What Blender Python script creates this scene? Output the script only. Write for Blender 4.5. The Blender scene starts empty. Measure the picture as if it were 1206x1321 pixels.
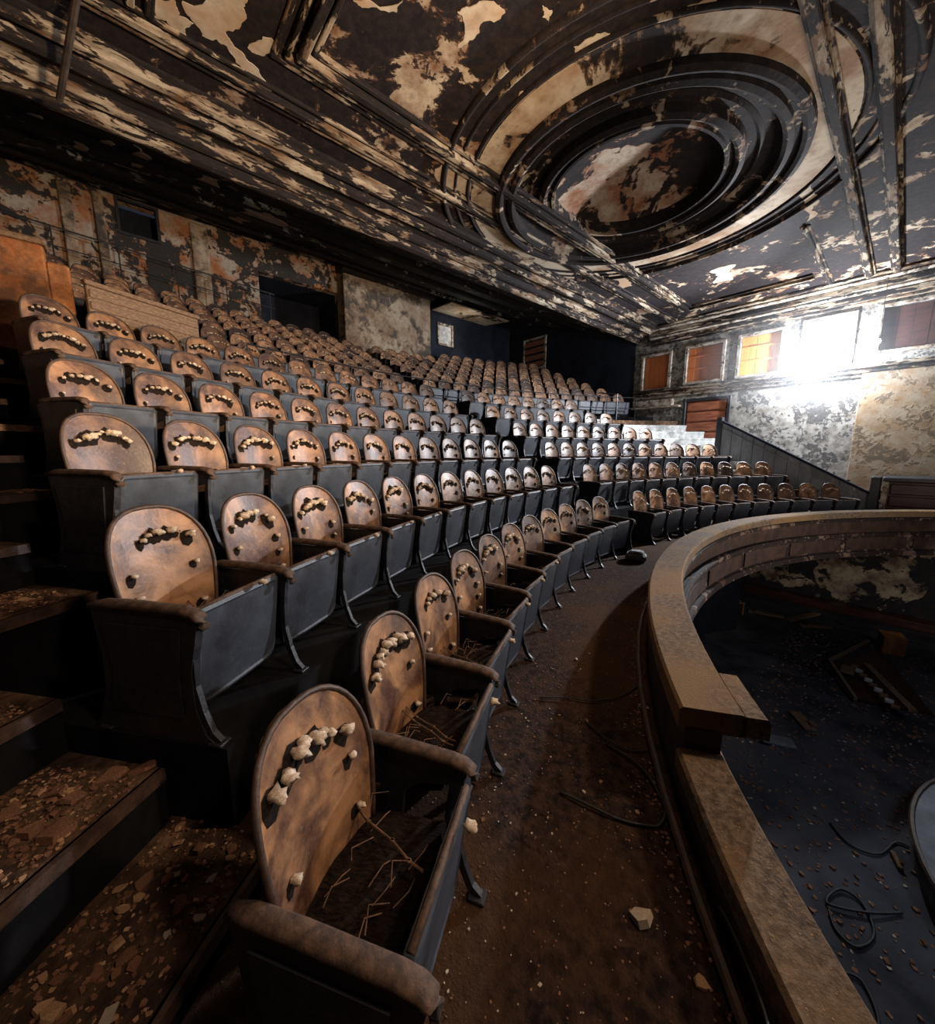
import bpy, math, random
from mathutils import Vector, Matrix, noise
S = bpy.context.scene
COL = S.collection
random.seed(7)
PI = math.pi

# ------------------------------------------------------------------ camera, world, lights, exposure
cam = bpy.data.cameras.new('camera'); camo = bpy.data.objects.new('camera', cam); COL.objects.link(camo)
cam.sensor_fit = 'HORIZONTAL'; cam.sensor_width = 36; cam.lens = 14.627; cam.clip_start = .02; cam.clip_end = 200
camo.location = (0, 0, 1.77)
camo.rotation_euler = (math.radians(90 - 8.93), 0, math.radians(48.82))
S.camera = camo
S.view_settings.view_transform = 'Standard'; S.view_settings.look = 'None'
S.view_settings.gamma = 1; S.view_settings.use_curve_mapping = False
S.view_settings.exposure = -0.18
w = bpy.data.worlds.new('world'); S.world = w; w.use_nodes = True
w.node_tree.nodes['Background'].inputs[0].default_value = (.10, .13, .20, 1)
w.node_tree.nodes['Background'].inputs[1].default_value = .16

def light(name, kind, loc, target, power, color, size=1.0, sy=None, spot=None, blend=.6):
    l = bpy.data.lights.new(name, kind); o = bpy.data.objects.new(name, l); COL.objects.link(o)
    o.location = loc; l.energy = power; l.color = color
    if kind == 'AREA':
        l.size = size
        if sy: l.shape = 'RECTANGLE'; l.size_y = sy
    else: l.shadow_soft_size = size
    if spot: l.spot_size = math.radians(spot); l.spot_blend = blend
    if target is not None:
        o.rotation_euler = (Vector(target) - Vector(loc)).to_track_quat('-Z', 'Y').to_euler()
    return o
# bright work lamp by the far windows
light('work_lamp_light', 'POINT', (-1.95, 15.95, 4.48), None, 1700, (.84, .91, 1.0), .12)
light('far_seat_fill', 'SPOT', (-1.7, 15.6, 4.6), (-8.0, 7.2, 2.6), 5200, (.90, .93, 1.0), .12, spot=104, blend=.5)  # added fill set near the lamp to brighten the seats
# warm stage-side light out of the frame, then unseen fills added for brightness
light('warm_stage_light', 'SPOT', (2.8, 5.6, 6.1), (-2.9, 1.3, .9), 1050, (1.0, .74, .53), .25, spot=62, blend=.9)
light('warm_ceiling_light', 'SPOT', (2.5, 3.0, 2.5), (-7.5, -.3, 7.2), 4300, (1.0, .72, .46), .3, spot=80)
light('warm_step_light', 'SPOT', (1.8, 1.4, 4.6), (-2.0, -.9, .3), 330, (1.0, .74, .55), .2, spot=62)  # added fill for the near steps
light('walkway_light', 'SPOT', (-1.6, 3.4, 6.3), (-1.3, 2.7, 0), 190, (1.0, .72, .48), .2, spot=52, blend=.9)  # added overhead fill for the walkway
light('ceiling_wash', 'AREA', (2.6, 8.0, 1.0), (-4.5, 8.0, 6.6), 250, (1.0, .86, .72), 2.0)
light('lower_wall_light', 'SPOT', (3.5, 11, -.6), (.2, 16.6, -1.0), 260, (1.0, .85, .7), .2, spot=60)  # added fill for the lower far wall
light('cool_pit_light', 'AREA', (3.0, 6.0, 2.5), (.2, 6.5, -3), 55, (.65, .78, 1.0), 1.5)

# ------------------------------------------------------------------ materials
def mat(name, fn):
    m = bpy.data.materials.new(name); m.use_nodes = True
    nt = m.node_tree; b = nt.nodes['Principled BSDF']; fn(nt, b); return m
def N(nt, t, **k):
    n = nt.nodes.new(t)
    for a, v in k.items(): setattr(n, a, v)
    return n
def noi(nt, vec, scale, detail=6, rough=.6, dist=0):
    n = N(nt, 'ShaderNodeTexNoise'); n.inputs['Scale'].default_value = scale
    n.inputs['Detail'].default_value = detail; n.inputs['Roughness'].default_value = rough
    n.inputs['Distortion'].default_value = dist
    nt.links.new(vec, n.inputs['Vector']); return n.outputs['Fac']
def ramp(nt, fac, stops):
    r = N(nt, 'ShaderNodeValToRGB'); e = r.color_ramp.elements
    while len(e) < len(stops): e.new(.5)
    for i, (p, c) in enumerate(stops):
        e[i].position = p; e[i].color = (c, c, c, 1) if not isinstance(c, tuple) else (*c, 1)
    nt.links.new(fac, r.inputs[0]); return r.outputs[0]
def mix(nt, fac, a, b):
    m = N(nt, 'ShaderNodeMix', data_type='RGBA')
    for sock, v in ((m.inputs[0], fac), (m.inputs[6], a), (m.inputs[7], b)):
        if isinstance(v, (int, float)): sock.default_value = v
        elif isinstance(v, tuple): sock.default_value = (*v, 1)
        else: nt.links.new(v, sock)
    return m.outputs[2]
def coords(nt, scale=(1, 1, 1), space='Object', rot=(0, 0, 0)):
    t = N(nt, 'ShaderNodeTexCoord'); mp = N(nt, 'ShaderNodeMapping')
    mp.inputs['Scale'].default_value = scale; mp.inputs['Rotation'].default_value = rot
    nt.links.new(t.outputs[space], mp.inputs[0]); return mp.outputs[0]
def bump(nt, b, h, strength=.5, dist=.02):
    n = N(nt, 'ShaderNodeBump'); n.inputs['Strength'].default_value = strength
    n.inputs['Distance'].default_value = dist
    nt.links.new(h, n.inputs['Height']); nt.links.new(n.outputs[0], b.inputs['Normal'])

def burnt(name, soot, patch, halo, lo, scale=.55, stretch=(1, 1, 1), rough=.85, edge=.008, fine=.0, dirt=(.036, .024, .020)):
    """sooty paint with flaked-off patches that show pale plaster"""
    def f(nt, b):
        v = coords(nt, stretch)
        n1 = noi(nt, v, scale, 9, .62, .9)
        n2 = noi(nt, v, scale * 5, 8, .65, .6)
        add = N(nt, 'ShaderNodeMath', operation='MULTIPLY_ADD'); nt.links.new(n2, add.inputs[0])
        add.inputs[1].default_value = .42 + fine; nt.links.new(n1, add.inputs[2])
        off = .21 + fine * .5
        mask = ramp(nt, add.outputs[0], [(0, 0.), (lo + off, 0.), (lo + off + edge, 1.), (1, 1.)])
        halom = ramp(nt, add.outputs[0], [(0, 0.), (lo + off - .025, 0.), (lo + off, 1.), (1, 1.)])
        n3 = noi(nt, v, scale * 9, 6, .7)
        base = mix(nt, ramp(nt, n3, [(0, 0.), (.42, 0.), (.72, 1.), (1, 1.)]), soot, dirt)
        base = mix(nt, mathmul(nt, halom, .55), base, halo)
        pc = mix(nt, ramp(nt, noi(nt, v, scale * 2.3, 6), [(0, 0.), (.4, 0.), (.62, 1.), (1, 1.)]), patch, halo)
        pc = mix(nt, mathmul(nt, ramp(nt, noi(nt, v, scale * 14, 4), [(0, 0.), (.5, 0.), (.75, 1.), (1, 1.)]), .5), pc, dirt)
        nt.links.new(mix(nt, mask, base, pc), b.inputs['Base Color'])
        b.inputs['Roughness'].default_value = rough; b.inputs['Specular IOR Level'].default_value = .2
        h = N(nt, 'ShaderNodeMath', operation='MULTIPLY_ADD'); nt.links.new(n3, h.inputs[0]); h.inputs[1].default_value = .6
        inv = N(nt, 'ShaderNodeMath', operation='SUBTRACT'); inv.inputs[0].default_value = 1; nt.links.new(mask, inv.inputs[1])
        nt.links.new(inv.outputs[0], h.inputs[2])
        bump(nt, b, h.outputs[0], .6, .02)
    return mat(name, f)
def mathmul(nt, a, k):
    m = N(nt, 'ShaderNodeMath', operation='MULTIPLY'); nt.links.new(a, m.inputs[0]); m.inputs[1].default_value = k; return m.outputs[0]
def grain(name, c1, c2, scale, rough=.8, stretch=(1, 1, 1), bs=.4, bd=.01, lo=.4, hi=.65, metallic=0, c3=None, s3=1.0):
    def f(nt, b):
        v = coords(nt, stretch)
        n = noi(nt, v, scale, 7, .68, .3)
        if rough >= .8: b.inputs['Specular IOR Level'].default_value = .12
        c = mix(nt, ramp(nt, n, [(0, 0.), (lo, 0.), (hi, 1.), (1, 1.)]), c1, c2)
        if c3: c = mix(nt, ramp(nt, noi(nt, v, s3, 5), [(0, 0.), (.45, 0.), (.62, 1.), (1, 1.)]), c, c3)
        nt.links.new(c, b.inputs['Base Color']); b.inputs['Roughness'].default_value = rough
        b.inputs['Metallic'].default_value = metallic
        bump(nt, b, noi(nt, v, scale * 3, 6, .7), bs, bd)
    return mat(name, f)
def emit(name, c, s):
    def f(nt, b):
        b.inputs['Base Color'].default_value = (*c, 1)
        b.inputs['Emission Color'].default_value = (*c, 1); b.inputs['Emission Strength'].default_value = s
    return mat(name, f)

SOOT = (.010, .009, .011)
CREAM = (.52, .43, .32)
M = {}
M['ceiling'] = burnt('ceiling_plaster', (.012, .010, .013), CREAM, (.20, .10, .055), .590, .8, edge=.006)
M['ceil_band'] = burnt('band_plaster', (.014, .012, .014), (.56, .47, .36), (.30, .18, .10), .40, .5)
M['dome'] = burnt('dome_plaster', (.014, .012, .014), (.46, .37, .28), (.28, .12, .06), .50, .8)
M['mould_y'] = burnt('moulding_plaster_long', (.014, .012, .013), (.42, .35, .26), (.16, .09, .05), .535, 1.3, (2.2, .55, 2.2), fine=.25)
M['mould_x'] = burnt('moulding_plaster_cross', (.014, .012, .013), (.42, .35, .26), (.16, .09, .05), .535, 1.3, (.55, 2.2, 2.2), fine=.25)
M['ring'] = burnt('ring_plaster', (.013, .011, .013), (.40, .33, .24), (.15, .08, .05), .585, .9, fine=.3)
M['rear_ceil'] = burnt('rear_ceiling_plaster', (.010, .009, .011), (.42, .39, .33), (.05, .04, .035), .60, .9)
M['back_wall'] = burnt('back_wall_plaster', (.03, .03, .03), (.34, .30, .24), (.30, .12, .05), .50, .9, fine=.35)
M['booth'] = burnt('booth_plaster', (.09, .075, .06), (.36, .29, .21), (.22, .14, .09), .45, .6, fine=.35, edge=.1)
M['far_dark'] = grain('far_dark_tone', (.008, .010, .016), (.02, .024, .035), .8)  # near-black tone for rear walls, recesses and backings
M['far_wall'] = burnt('far_wall_plaster', (.06, .058, .057), (.30, .28, .255), (.15, .13, .11), .46, 1.7, fine=.7, edge=.16, dirt=(.12, .11, .10))
M['far_warm'] = burnt('far_wall_warm_plaster', (.13, .10, .07), (.32, .26, .19), (.26, .17, .10), .42, 1.3, fine=.6, edge=.16, dirt=(.16, .12, .085))
M['far_low'] = burnt('lower_wall_paint', (.016, .018, .026), (.42, .35, .26), (.10, .07, .05), .585, .8)
M['near'] = M['far_dark']
M['tier'] = grain('charred_concrete', (.003, .003, .004), (.011, .010, .011), 3, 1.0)
M['litter'] = grain('litter_dust', (.055, .033, .022), (.20, .115, .066), 9, .95, bs=.9, bd=.02, c3=(.04, .024, .018), s3=2.2)
M['walk'] = grain('walkway_dust', (.014, .010, .010), (.080, .044, .030), 16, .95, bs=1, bd=.02, c3=(.075, .036, .016), s3=.9)
M['rail_top'] = grain('rail_capping', (.09, .066, .050), (.27, .195, .135), 30, .9, bs=.9, bd=.008, c3=(.24, .15, .075), s3=1.3)
M['rail_side'] = grain('rail_face', (.03, .016, .013), (.075, .038, .028), 5, .7)
M['fascia'] = burnt('fascia_paint', (.022, .017, .018), (.26, .19, .15), (.10, .045, .03), .57, 1.6, fine=.4)
M['pit_floor'] = grain('pit_floor_dust', (.020, .020, .026), (.05, .05, .06), 1.6, .8, c3=(.075, .075, .085), s3=.5)
M['iron'] = grain('cast_iron', (.010, .010, .013), (.028, .028, .034), 18, .45)
M['panel'] = grain('seat_pan_metal', (.032, .039, .054), (.070, .082, .108), 5, .5, bs=.25, c3=(.016, .018, .024), s3=2.5)
M['arm'] = grain('armrest_wood', (.045, .026, .018), (.14, .078, .048), 26, .75, bs=.7, bd=.003)
M['rim'] = grain('rim_metal', (.040, .024, .018), (.10, .055, .036), 14, .5)
M['char'] = grain('charred_webbing', (.008, .006, .006), (.045, .026, .018), 30, .9, (1, 4, 1), bs=1, bd=.01)
M['tuft'] = grain('stuffing', (.42, .30, .21), (.85, .74, .60), 45, .95, bs=.8, bd=.006)
M['socket'] = grain('burnt_hole', (.006, .005, .005), (.02, .012, .008), 30, .9)
M['strand'] = grain('strand_fibre', (.12, .07, .045), (.26, .16, .10), 20, .9)
M['flake1'] = grain('plaster_flake_tan', (.34, .19, .10), (.60, .38, .22), 12, .9)
M['flake2'] = grain('plaster_flake_brown', (.13, .065, .04), (.30, .15, .09), 12, .9)
M['flake3'] = grain('plaster_flake_pale', (.36, .29, .22), (.55, .46, .36), 12, .9)
M['board'] = grain('orange_board', (.42, .15, .035), (.62, .27, .07), 3, .6, (1, 1, .4), c3=(.20, .06, .02), s3=2)
M['redwood'] = grain('red_door_wood', (.16, .045, .022), (.34, .11, .05), 4, .5, (.5, 1, 3))
M['darkwood'] = grain('dark_door_wood', (.028, .011, .010), (.07, .022, .018), 4, .4, (.5, 1, 3))
M['frame'] = burnt('window_frame_paint', (.05, .045, .04), (.50, .45, .38), (.20, .13, .09), .42, 2.2, fine=.3)
M['white'] = grain('pale_step_stone', (.30, .30, .29), (.62, .61, .58), 5, .8)
M['slope'] = grain('parapet_board', (.10, .105, .115), (.19, .20, .215), 3, .7, (1, 1, .4))
M['orange'] = grain('orange_plaster', (.28, .10, .035), (.50, .22, .09), 5, .85, c3=(.10, .05, .03), s3=2.5)
M['tan'] = grain('tan_wood', (.13, .075, .04), (.30, .18, .10), 6, .7, (4, 4, 12))
M['cable'] = grain('black_cable', (.008, .008, .009), (.02, .018, .018), 20, .6)
M['rod'] = grain('pipe_rod', (.03, .022, .018), (.07, .05, .038), 8, .5)
M['daylight'] = emit('daylight', (.80, .90, 1.0), 9.0)
M['bulb'] = emit('lamp_glass', (.85, .93, 1.0), 60.0)
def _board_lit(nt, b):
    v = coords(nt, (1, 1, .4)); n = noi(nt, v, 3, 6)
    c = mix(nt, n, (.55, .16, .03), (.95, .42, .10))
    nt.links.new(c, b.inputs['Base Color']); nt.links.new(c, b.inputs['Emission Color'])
    b.inputs['Emission Strength'].default_value = .06  # weak emission imitates light coming through the boards
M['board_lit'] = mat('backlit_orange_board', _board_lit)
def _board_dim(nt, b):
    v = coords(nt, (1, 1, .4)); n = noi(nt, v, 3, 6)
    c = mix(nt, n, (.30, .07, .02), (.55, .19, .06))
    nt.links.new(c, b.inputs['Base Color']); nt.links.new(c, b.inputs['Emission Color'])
    b.inputs['Emission Strength'].default_value = .02  # fainter emission standing in for light through the rust boards
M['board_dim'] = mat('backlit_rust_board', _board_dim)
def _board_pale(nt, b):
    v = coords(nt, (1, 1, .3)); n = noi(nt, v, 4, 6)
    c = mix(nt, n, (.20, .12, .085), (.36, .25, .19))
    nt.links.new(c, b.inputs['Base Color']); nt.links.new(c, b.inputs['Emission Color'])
    b.inputs['Emission Strength'].default_value = .1  # emission put in for light through the pale boards
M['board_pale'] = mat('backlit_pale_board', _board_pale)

def _back(nt, b):                        # leather-like pressed seat back, each seat burnt differently
    v0 = coords(nt); oi = N(nt, 'ShaderNodeObjectInfo')
    add = N(nt, 'ShaderNodeVectorMath', operation='MULTIPLY_ADD')
    cmb = N(nt, 'ShaderNodeCombineXYZ'); nt.links.new(oi.outputs['Random'], cmb.inputs[0]); nt.links.new(oi.outputs['Random'], cmb.inputs[1]); nt.links.new(oi.outputs['Random'], cmb.inputs[2])
    nt.links.new(cmb.outputs[0], add.inputs[0]); add.inputs[1].default_value = (37, 37, 37); nt.links.new(v0, add.inputs[2])
    v = add.outputs[0]
    n = noi(nt, v, 5.5, 6, .6, .5)
    c = mix(nt, ramp(nt, n, [(0, 0.), (.35, 0.), (.62, 1.), (1, 1.)]), (.10, .048, .030), (.42, .22, .105))
    soot = ramp(nt, noi(nt, v, 3.2, 5, .6, .8), [(0, 0.), (.44, 0.), (.62, 1.), (1, 1.)])
    c = mix(nt, mathmul(nt, soot, .9), c, (.055, .024, .018))
    burnt_seat = ramp(nt, oi.outputs['Random'], [(0, .94), (.07, .94), (.08, .62), (.20, .62), (.21, .30), (.45, .30), (.46, 0.), (1, 0.)])
    c = mix(nt, burnt_seat, c, (.030, .017, .016))
    c = mix(nt, mathmul(nt, ramp(nt, noi(nt, v, 60, 3), [(0, 0.), (.55, 0.), (.8, 1.), (1, 1.)]), .35), c, (.34, .26, .19))
    nt.links.new(c, b.inputs['Base Color']); b.inputs['Roughness'].default_value = .42
    bump(nt, b, noi(nt, v, 14, 6, .65), .5, .008)
M['back'] = mat('seat_back_leather', _back)

# ------------------------------------------------------------------ mesh helpers
class MB:
    def __init__(s): s.v = []; s.f = []
    def add(s, vs, fs, mx=None):
        b = len(s.v)
        s.v += [tuple(mx @ Vector(v)) if mx else tuple(v) for v in vs]
        s.f += [tuple(i + b for i in f) for f in fs]; return s
    def box(s, x0, x1, y0, y1, z0, z1, mx=None):
        vs = [(x, y, z) for z in (z0, z1) for y in (y0, y1) for x in (x0, x1)]
        return s.add(vs, [(0, 2, 3, 1), (4, 5, 7, 6), (0, 1, 5, 4), (2, 6, 7, 3), (0, 4, 6, 2), (1, 3, 7, 5)], mx)
    def bbox(s, x0, x1, y0, y1, z0, z1, c=.01, mx=None):
        """box with chamfered vertical and top edges"""
        ring = lambda d, z: [(x0 + d + c, y0 + d, z), (x1 - d - c, y0 + d, z), (x1 - d, y0 + d + c, z), (x1 - d, y1 - d - c, z),
                             (x1 - d - c, y1 - d, z), (x0 + d + c, y1 - d, z), (x0 + d, y1 - d - c, z), (x0 + d, y0 + d + c, z)]
        vs = ring(c * .8, z0) + ring(0, z0 + c) + ring(0, z1 - c) + ring(c * .8, z1)
        fs = [tuple(reversed(range(8))), tuple(range(24, 32))]
        for k in range(3):
            for i in range(8): j = (i + 1) % 8; fs.append((k * 8 + i, k * 8 + j, k * 8 + 8 + j, k * 8 + 8 + i))
        return s.add(vs, fs, mx)
    def sweep(s, path, sec, up=(0, 0, 1), close=False, mx=None, scales=None):
        """sweep a 2D section (a,b) along a path; a is sideways, b is up"""
        P = [Vector(p) for p in path]; n = len(P); m = len(sec); up = Vector(up); vs = []
        for i, p in enumerate(P):
            if close: t = P[(i + 1) % n] - P[i - 1]
            else: t = P[min(i + 1, n - 1)] - P[max(i - 1, 0)]
            t.normalize(); side = t.cross(up)
            if side.length < 1e-5: side = Vector((0, 1, 0))
            side.normalize(); u = side.cross(t); k = scales[i] if scales else 1
            vs += [p + side * a * k + u * b * k for a, b in sec]
        fs = []
        for i in range(n if close else n - 1):
            j = (i + 1) % n
            for q in range(m): r = (q + 1) % m; fs.append((i * m + q, i * m + r, j * m + r, j * m + q))
        if not close: fs += [tuple(range(m)), tuple(reversed(range((n - 1) * m, n * m)))]
        return s.add(vs, fs, mx)
    def tube(s, path, r, seg=8, **k):
        return s.sweep(path, [(r * math.cos(2 * PI * i / seg), r * math.sin(2 * PI * i / seg)) for i in range(seg)], **k)
    def prism(s, poly, y0, y1, mx=None):          # xz polygon extruded along y
        n = len(poly); vs = [(x, y0, z) for x, z in poly] + [(x, y1, z) for x, z in poly]
        fs = [tuple(range(n)), tuple(reversed(range(n, 2 * n)))] + [(i, i + n, (i + 1) % n + n, (i + 1) % n) for i in range(n)]
        return s.add(vs, fs, mx)
    def build(s, name, m, parent=None, smooth=False, **props):
        me = bpy.data.meshes.new(name); me.from_pydata(s.v, [], s.f); me.validate()
        import bmesh
        bm = bmesh.new(); bm.from_mesh(me); bmesh.ops.recalc_face_normals(bm, faces=bm.faces); bm.to_mesh(me); bm.free()
        if smooth: me.polygons.foreach_set('use_smooth', [True] * len(me.polygons))
        me.materials.append(M[m] if isinstance(m, str) else m)
        o = bpy.data.objects.new(name, me); COL.objects.link(o)
        if parent: o.parent = parent
        for k, v in props.items(): o[k] = v
        return o
def struct(mb, name, m, smooth=False, parent=None):
    return mb.build(name, m, parent, smooth, **({} if parent else {'kind': 'structure'}))
def thing(name, label, cat, loc=(0, 0, 0), rz=0, group=None):
    o = bpy.data.objects.new(name, None); COL.objects.link(o); o.empty_display_size = .1
    o.location = loc; o.rotation_euler = (0, 0, rz); o['label'] = label; o['category'] = cat
    if group: o['group'] = group
    return o
def tag(o, label, cat, group=None):
    o['label'] = label; o['category'] = cat
    if group: o['group'] = group
    return o
def copy_tree(o, parent=None):
    c = o.copy(); COL.objects.link(c); c.parent = parent
    for ch in o.children: copy_tree(ch, c)
    return c

# ------------------------------------------------------------------ plan: arcs about (CX,CY); a=0 looks to the back wall, a<0 is the near side
CX, CY = 6.85, 7.0
YN, YF, XB = -2.7, 16.6, -15.35
def P(r, a, z): return (CX - r * math.cos(a), CY + r * math.sin(a), z)
def ang(r, y): return math.asin(max(-.93, min(.93, (y - CY) / r)))
def sector(mb, r0, r1, ya, yb, z0, z1, n=28, aa=None, ab=None):
    vs = []
    for i in range(n + 1):
        t = i / n
        for r in (r0, r1):
            a = (ang(r, ya) if aa is None else aa) * (1 - t) + (ang(r, yb) if ab is None else ab) * t
            vs += [P(r, a, z0), P(r, a, z1)]
    fs = []
    for i in range(n):
        b = i * 4; c = b + 4
        fs += [(b + 1, b + 3, c + 3, c + 1), (b, c, c + 2, b + 2), (b, b + 1, c + 1, c), (b + 2, c + 2, c + 3, b + 3)]
    fs += [(0, 2, 3, 1), (n * 4, n * 4 + 1, n * 4 + 3, n * 4 + 2)]
    mb.add(vs, fs)
RISE = .525; PITCH = 1.03; R1 = 10.34
NL, NU = 6, 7
LR = [(10.28, .19), (11.45, -.08), (12.5, -.28), (13.55, -.42), (14.55, -.6), (15.6, -.75)]
def lowrow(i): return LR[i][0], RISE * i, LR[i][1], (13.75, 13.75, 13.6, 12.8, 12.5, 12.2)[i]
RU, PU, ZU, DU = 17.35, .68, 3.22, .33
def uprow(j): return RU + PU * j, ZU + DU * j, (-.3 if j < 2 else -2.2), 15.9

# floor of the walkway and the tiers
m = MB(); sector(m, 8.85, 11.0, -3.5, 17.2, -.35, 0, 40)
struct(m, 'floor', 'walk')
for i in range(1, NL):
    r, z, ya, yb = lowrow(i); m = MB()
    sector(m, r - .47, r + .62, ya, yb + .15, z - .60, z, 28, ang(r, ya) - .004)
    struct(m, 'seating_tier', 'tier')
m = MB(); sector(m, 16.15, 16.99, YN, YF, 2.35, 3.0, 36); struct(m, 'cross_aisle_floor', 'litter')
for j in range(NU):
    r, z, ya, yb = uprow(j); m = MB()
    sector(m, r - .36, r + (.32 if j < NU - 1 else 1.6), YN, YF, z - .5, z); struct(m, 'seating_tier', 'tier')

# stairs beside the near row ends, and the mirrored flight by the far wall
SY = [.02, .0, -.14, -.2, -.3, -.36, -.44, -.52, -.62, -.7, -.78]
def stair(k): return 10.78 + .515 * k, .13 + .268 * k
for k in range(11):
    r, z = stair(k); ae = ang(*LR[min((k + 1) // 2, 5)]) - .006
    if k == 0: ae = -.60
    m = MB(); sector(m, r, r + .54, YN, 0, z - .62 + (.35 if k < 1 else 0), z, 10, None, ae)
    st = struct(m, 'stair_step', 'tier')
    m = MB(); sector(m, r + .01, r + .53, YN, 0, z, z + .006, 10, None, ae); m.build('tread', 'litter', st)
    m = MB(); sector(m, r - .012, r + .02, YN, 0, z - .05, z + .006, 10, None, ae)
    m.build('step_nosing', 'tan' if k > 6 else 'rim', st)
    yw = (13.95, 13.95, 13.95, 13.8, 13.8, 13.0, 13.0, 12.75, 12.75, 12.45, 12.45)[k]
    m = MB(); sector(m, r, r + .54, yw, YF, z - .6, z, 8)
    st = struct(m, 'stair_step', 'white' if k > 3 else 'litter')
    m = MB(); sector(m, r - .012, r + .02, yw, YF, z - .05, z + .006, 8)
    m.build('step_nosing', 'white' if k > 3 else 'rim', st)

# walls
m = MB(); m.box(XB - .3, 8.5, YN - .3, YN, -3.4, 9.4); struct(m, 'wall_near', 'near')
m = MB(); m.box(8.5, 8.8, YN - .3, YF + .3, -3.4, 9.4); struct(m, 'wall_stage', 'near')
# back wall in pieces round the projection port and the dark recess
bw = MB()
for y0, y1, z0, z1 in [(YN, .43, -3.4, 9.5), (.43, 1.25, -3.4, 7.94), (.43, 1.25, 8.75, 9.5), (1.25, 3.9, -3.4, 9.5),
                       (3.9, 6.7, 7.9, 9.5), (3.9, 6.7, -3.4, 4.0), (6.7, 10.75, -3.4, 9.5)]:
    bw.box(XB - .3, XB, y0, y1, z0, z1)
wb = struct(bw, 'wall_back', 'back_wall')
m = MB(); m.box(XB - .3, XB, 10.75, YF, -3.4, 9.5); struct(m, 'wall_back_dark', 'far_dark')  # this stretch of the back wall is in a darker tone
m = MB(); m.box(XB - 2.2, XB - 2.0, 3.5, 7.1, 3.5, 8.4); m.box(XB - 2.0, XB - .3, 3.7, 3.9, 3.5, 8.4); m.box(XB - 2.0, XB - .3, 6.7, 6.9, 3.5, 8.4)
m.box(XB - 2.0, XB - .3, 3.7, 6.9, 7.9, 8.1); m.box(XB - 2, XB - .3, 3.7, 6.9, 3.8, 4.0); m.build('recess', 'far_dark', wb)
m = MB(); m.box(XB - .9, XB - .8, .3, 1.4, 7.8, 8.9); m.build('port_backing', 'far_dark', wb)  # dark sheet set back behind the open port
for y0, y1, z0, z1 in [(.36, .43, 7.87, 8.82), (1.25, 1.32, 7.87, 8.82), (.43, 1.25, 7.87, 7.94), (.43, 1.25, 8.75, 8.82)]:
    m = MB(); m.box(XB - .05, XB + .05, y0, y1, z0, z1); m.build('port_frame', 'iron', wb)
m = MB(); m.box(XB - .1, XB + .07, YN, 4.2, 8.86, 8.98); m.build('wall_moulding', 'mould_y', wb)
for y0, y1 in ((-.75, -.5), (-.1, .12), (2.05, 2.5)):
    m = MB(); m.bbox(XB - .05, XB + .09, y0, y1, 6.2, 8.75, .03); m.build('pilaster', 'booth', wb)
m = MB(); m.bbox(XB - .05, -14.75, 6.68, 10.7, 4.2, 9.1, .02); struct(m, 'wall_booth', 'booth')
m = MB(); m.box(-14.9, -14.5, 6.55, 10.85, 8.45, 9.3); struct(m, 'trim_booth', 'rear_ceil')
# small lit opening to the right of the booth
def window(name, x0, x1, y0, y1, z0, z1, board, ax='y', lit=None):
    fr = thing(name, '', 'x'); del fr['label']; del fr['category']; fr['kind'] = 'structure'
    return fr
def rect_frame(parent, plane, c, a0, a1, z0, z1, w, d0, d1, m='frame', nm='window_frame'):
    for (p0, p1, q0, q1) in [(a0 - w, a0, z0 - w, z1 + w), (a1, a1 + w, z0 - w, z1 + w), (a0, a1, z1, z1 + w), (a0, a1, z0 - w, z0)]:
        mb = MB()
        if plane == 'y': mb.bbox(p0, p1, c - d1, c + d0, q0, q1, .008)
        else: mb.bbox(c - d0, c + d1, p0, p1, q0, q1, .008)
        mb.build(nm, m, parent)

# far wall with real openings: columns between the window holes
WIN = [(-7.70, -6.68, 4.36, 5.66, 'board_dim'), (-6.02, -4.84, 4.46, 5.72, 'board_dim'), (-4.30, -3.17, 4.46, 5.76, 'board_lit'),
       (-2.58, -1.50, 4.50, 5.82, 'board_pale'), (-.90, .62, 4.66, 5.84, 'darkwood')]
DOORS = [(-5.92, -4.52, 1.75, 3.72)]
fw = MB()
xs = -8.1
for x0, x1, z0, z1, b in WIN:
    fw.box(xs, x0, YF, YF + .3, 4.0, 6.9); fw.box(x0, x1, YF, YF + .3, 4.0, z0); fw.box(x0, x1, YF, YF + .3, z1, 6.9); xs = x1
fw.box(xs, 8.5, YF, YF + .3, 4.0, 6.9)
fw.box(-8.1, -5.92, YF, YF + .3, .2, 4.0); fw.box(-5.92, -4.52, YF, YF + .3, .2, 1.75); fw.box(-5.92, -4.52, YF, YF + .3, 3.72, 4.0)
fw.box(-4.52, 8.5, YF, YF + .3, .2, 4.0)
wf = struct(fw, 'wall_far', 'far_wall')
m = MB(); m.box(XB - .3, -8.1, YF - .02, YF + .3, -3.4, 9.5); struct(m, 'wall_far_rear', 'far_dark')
m = MB(); m.box(-8.1, 8.5, YF, YF + .3, -3.4, .2); struct(m, 'wall_far_lower', 'far_low')
m = MB(); m.bbox(-1.14, 6, YF - .16, YF + .05, -.4, 4.3, .02); m.build('pier', 'far_warm', wf)
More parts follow.
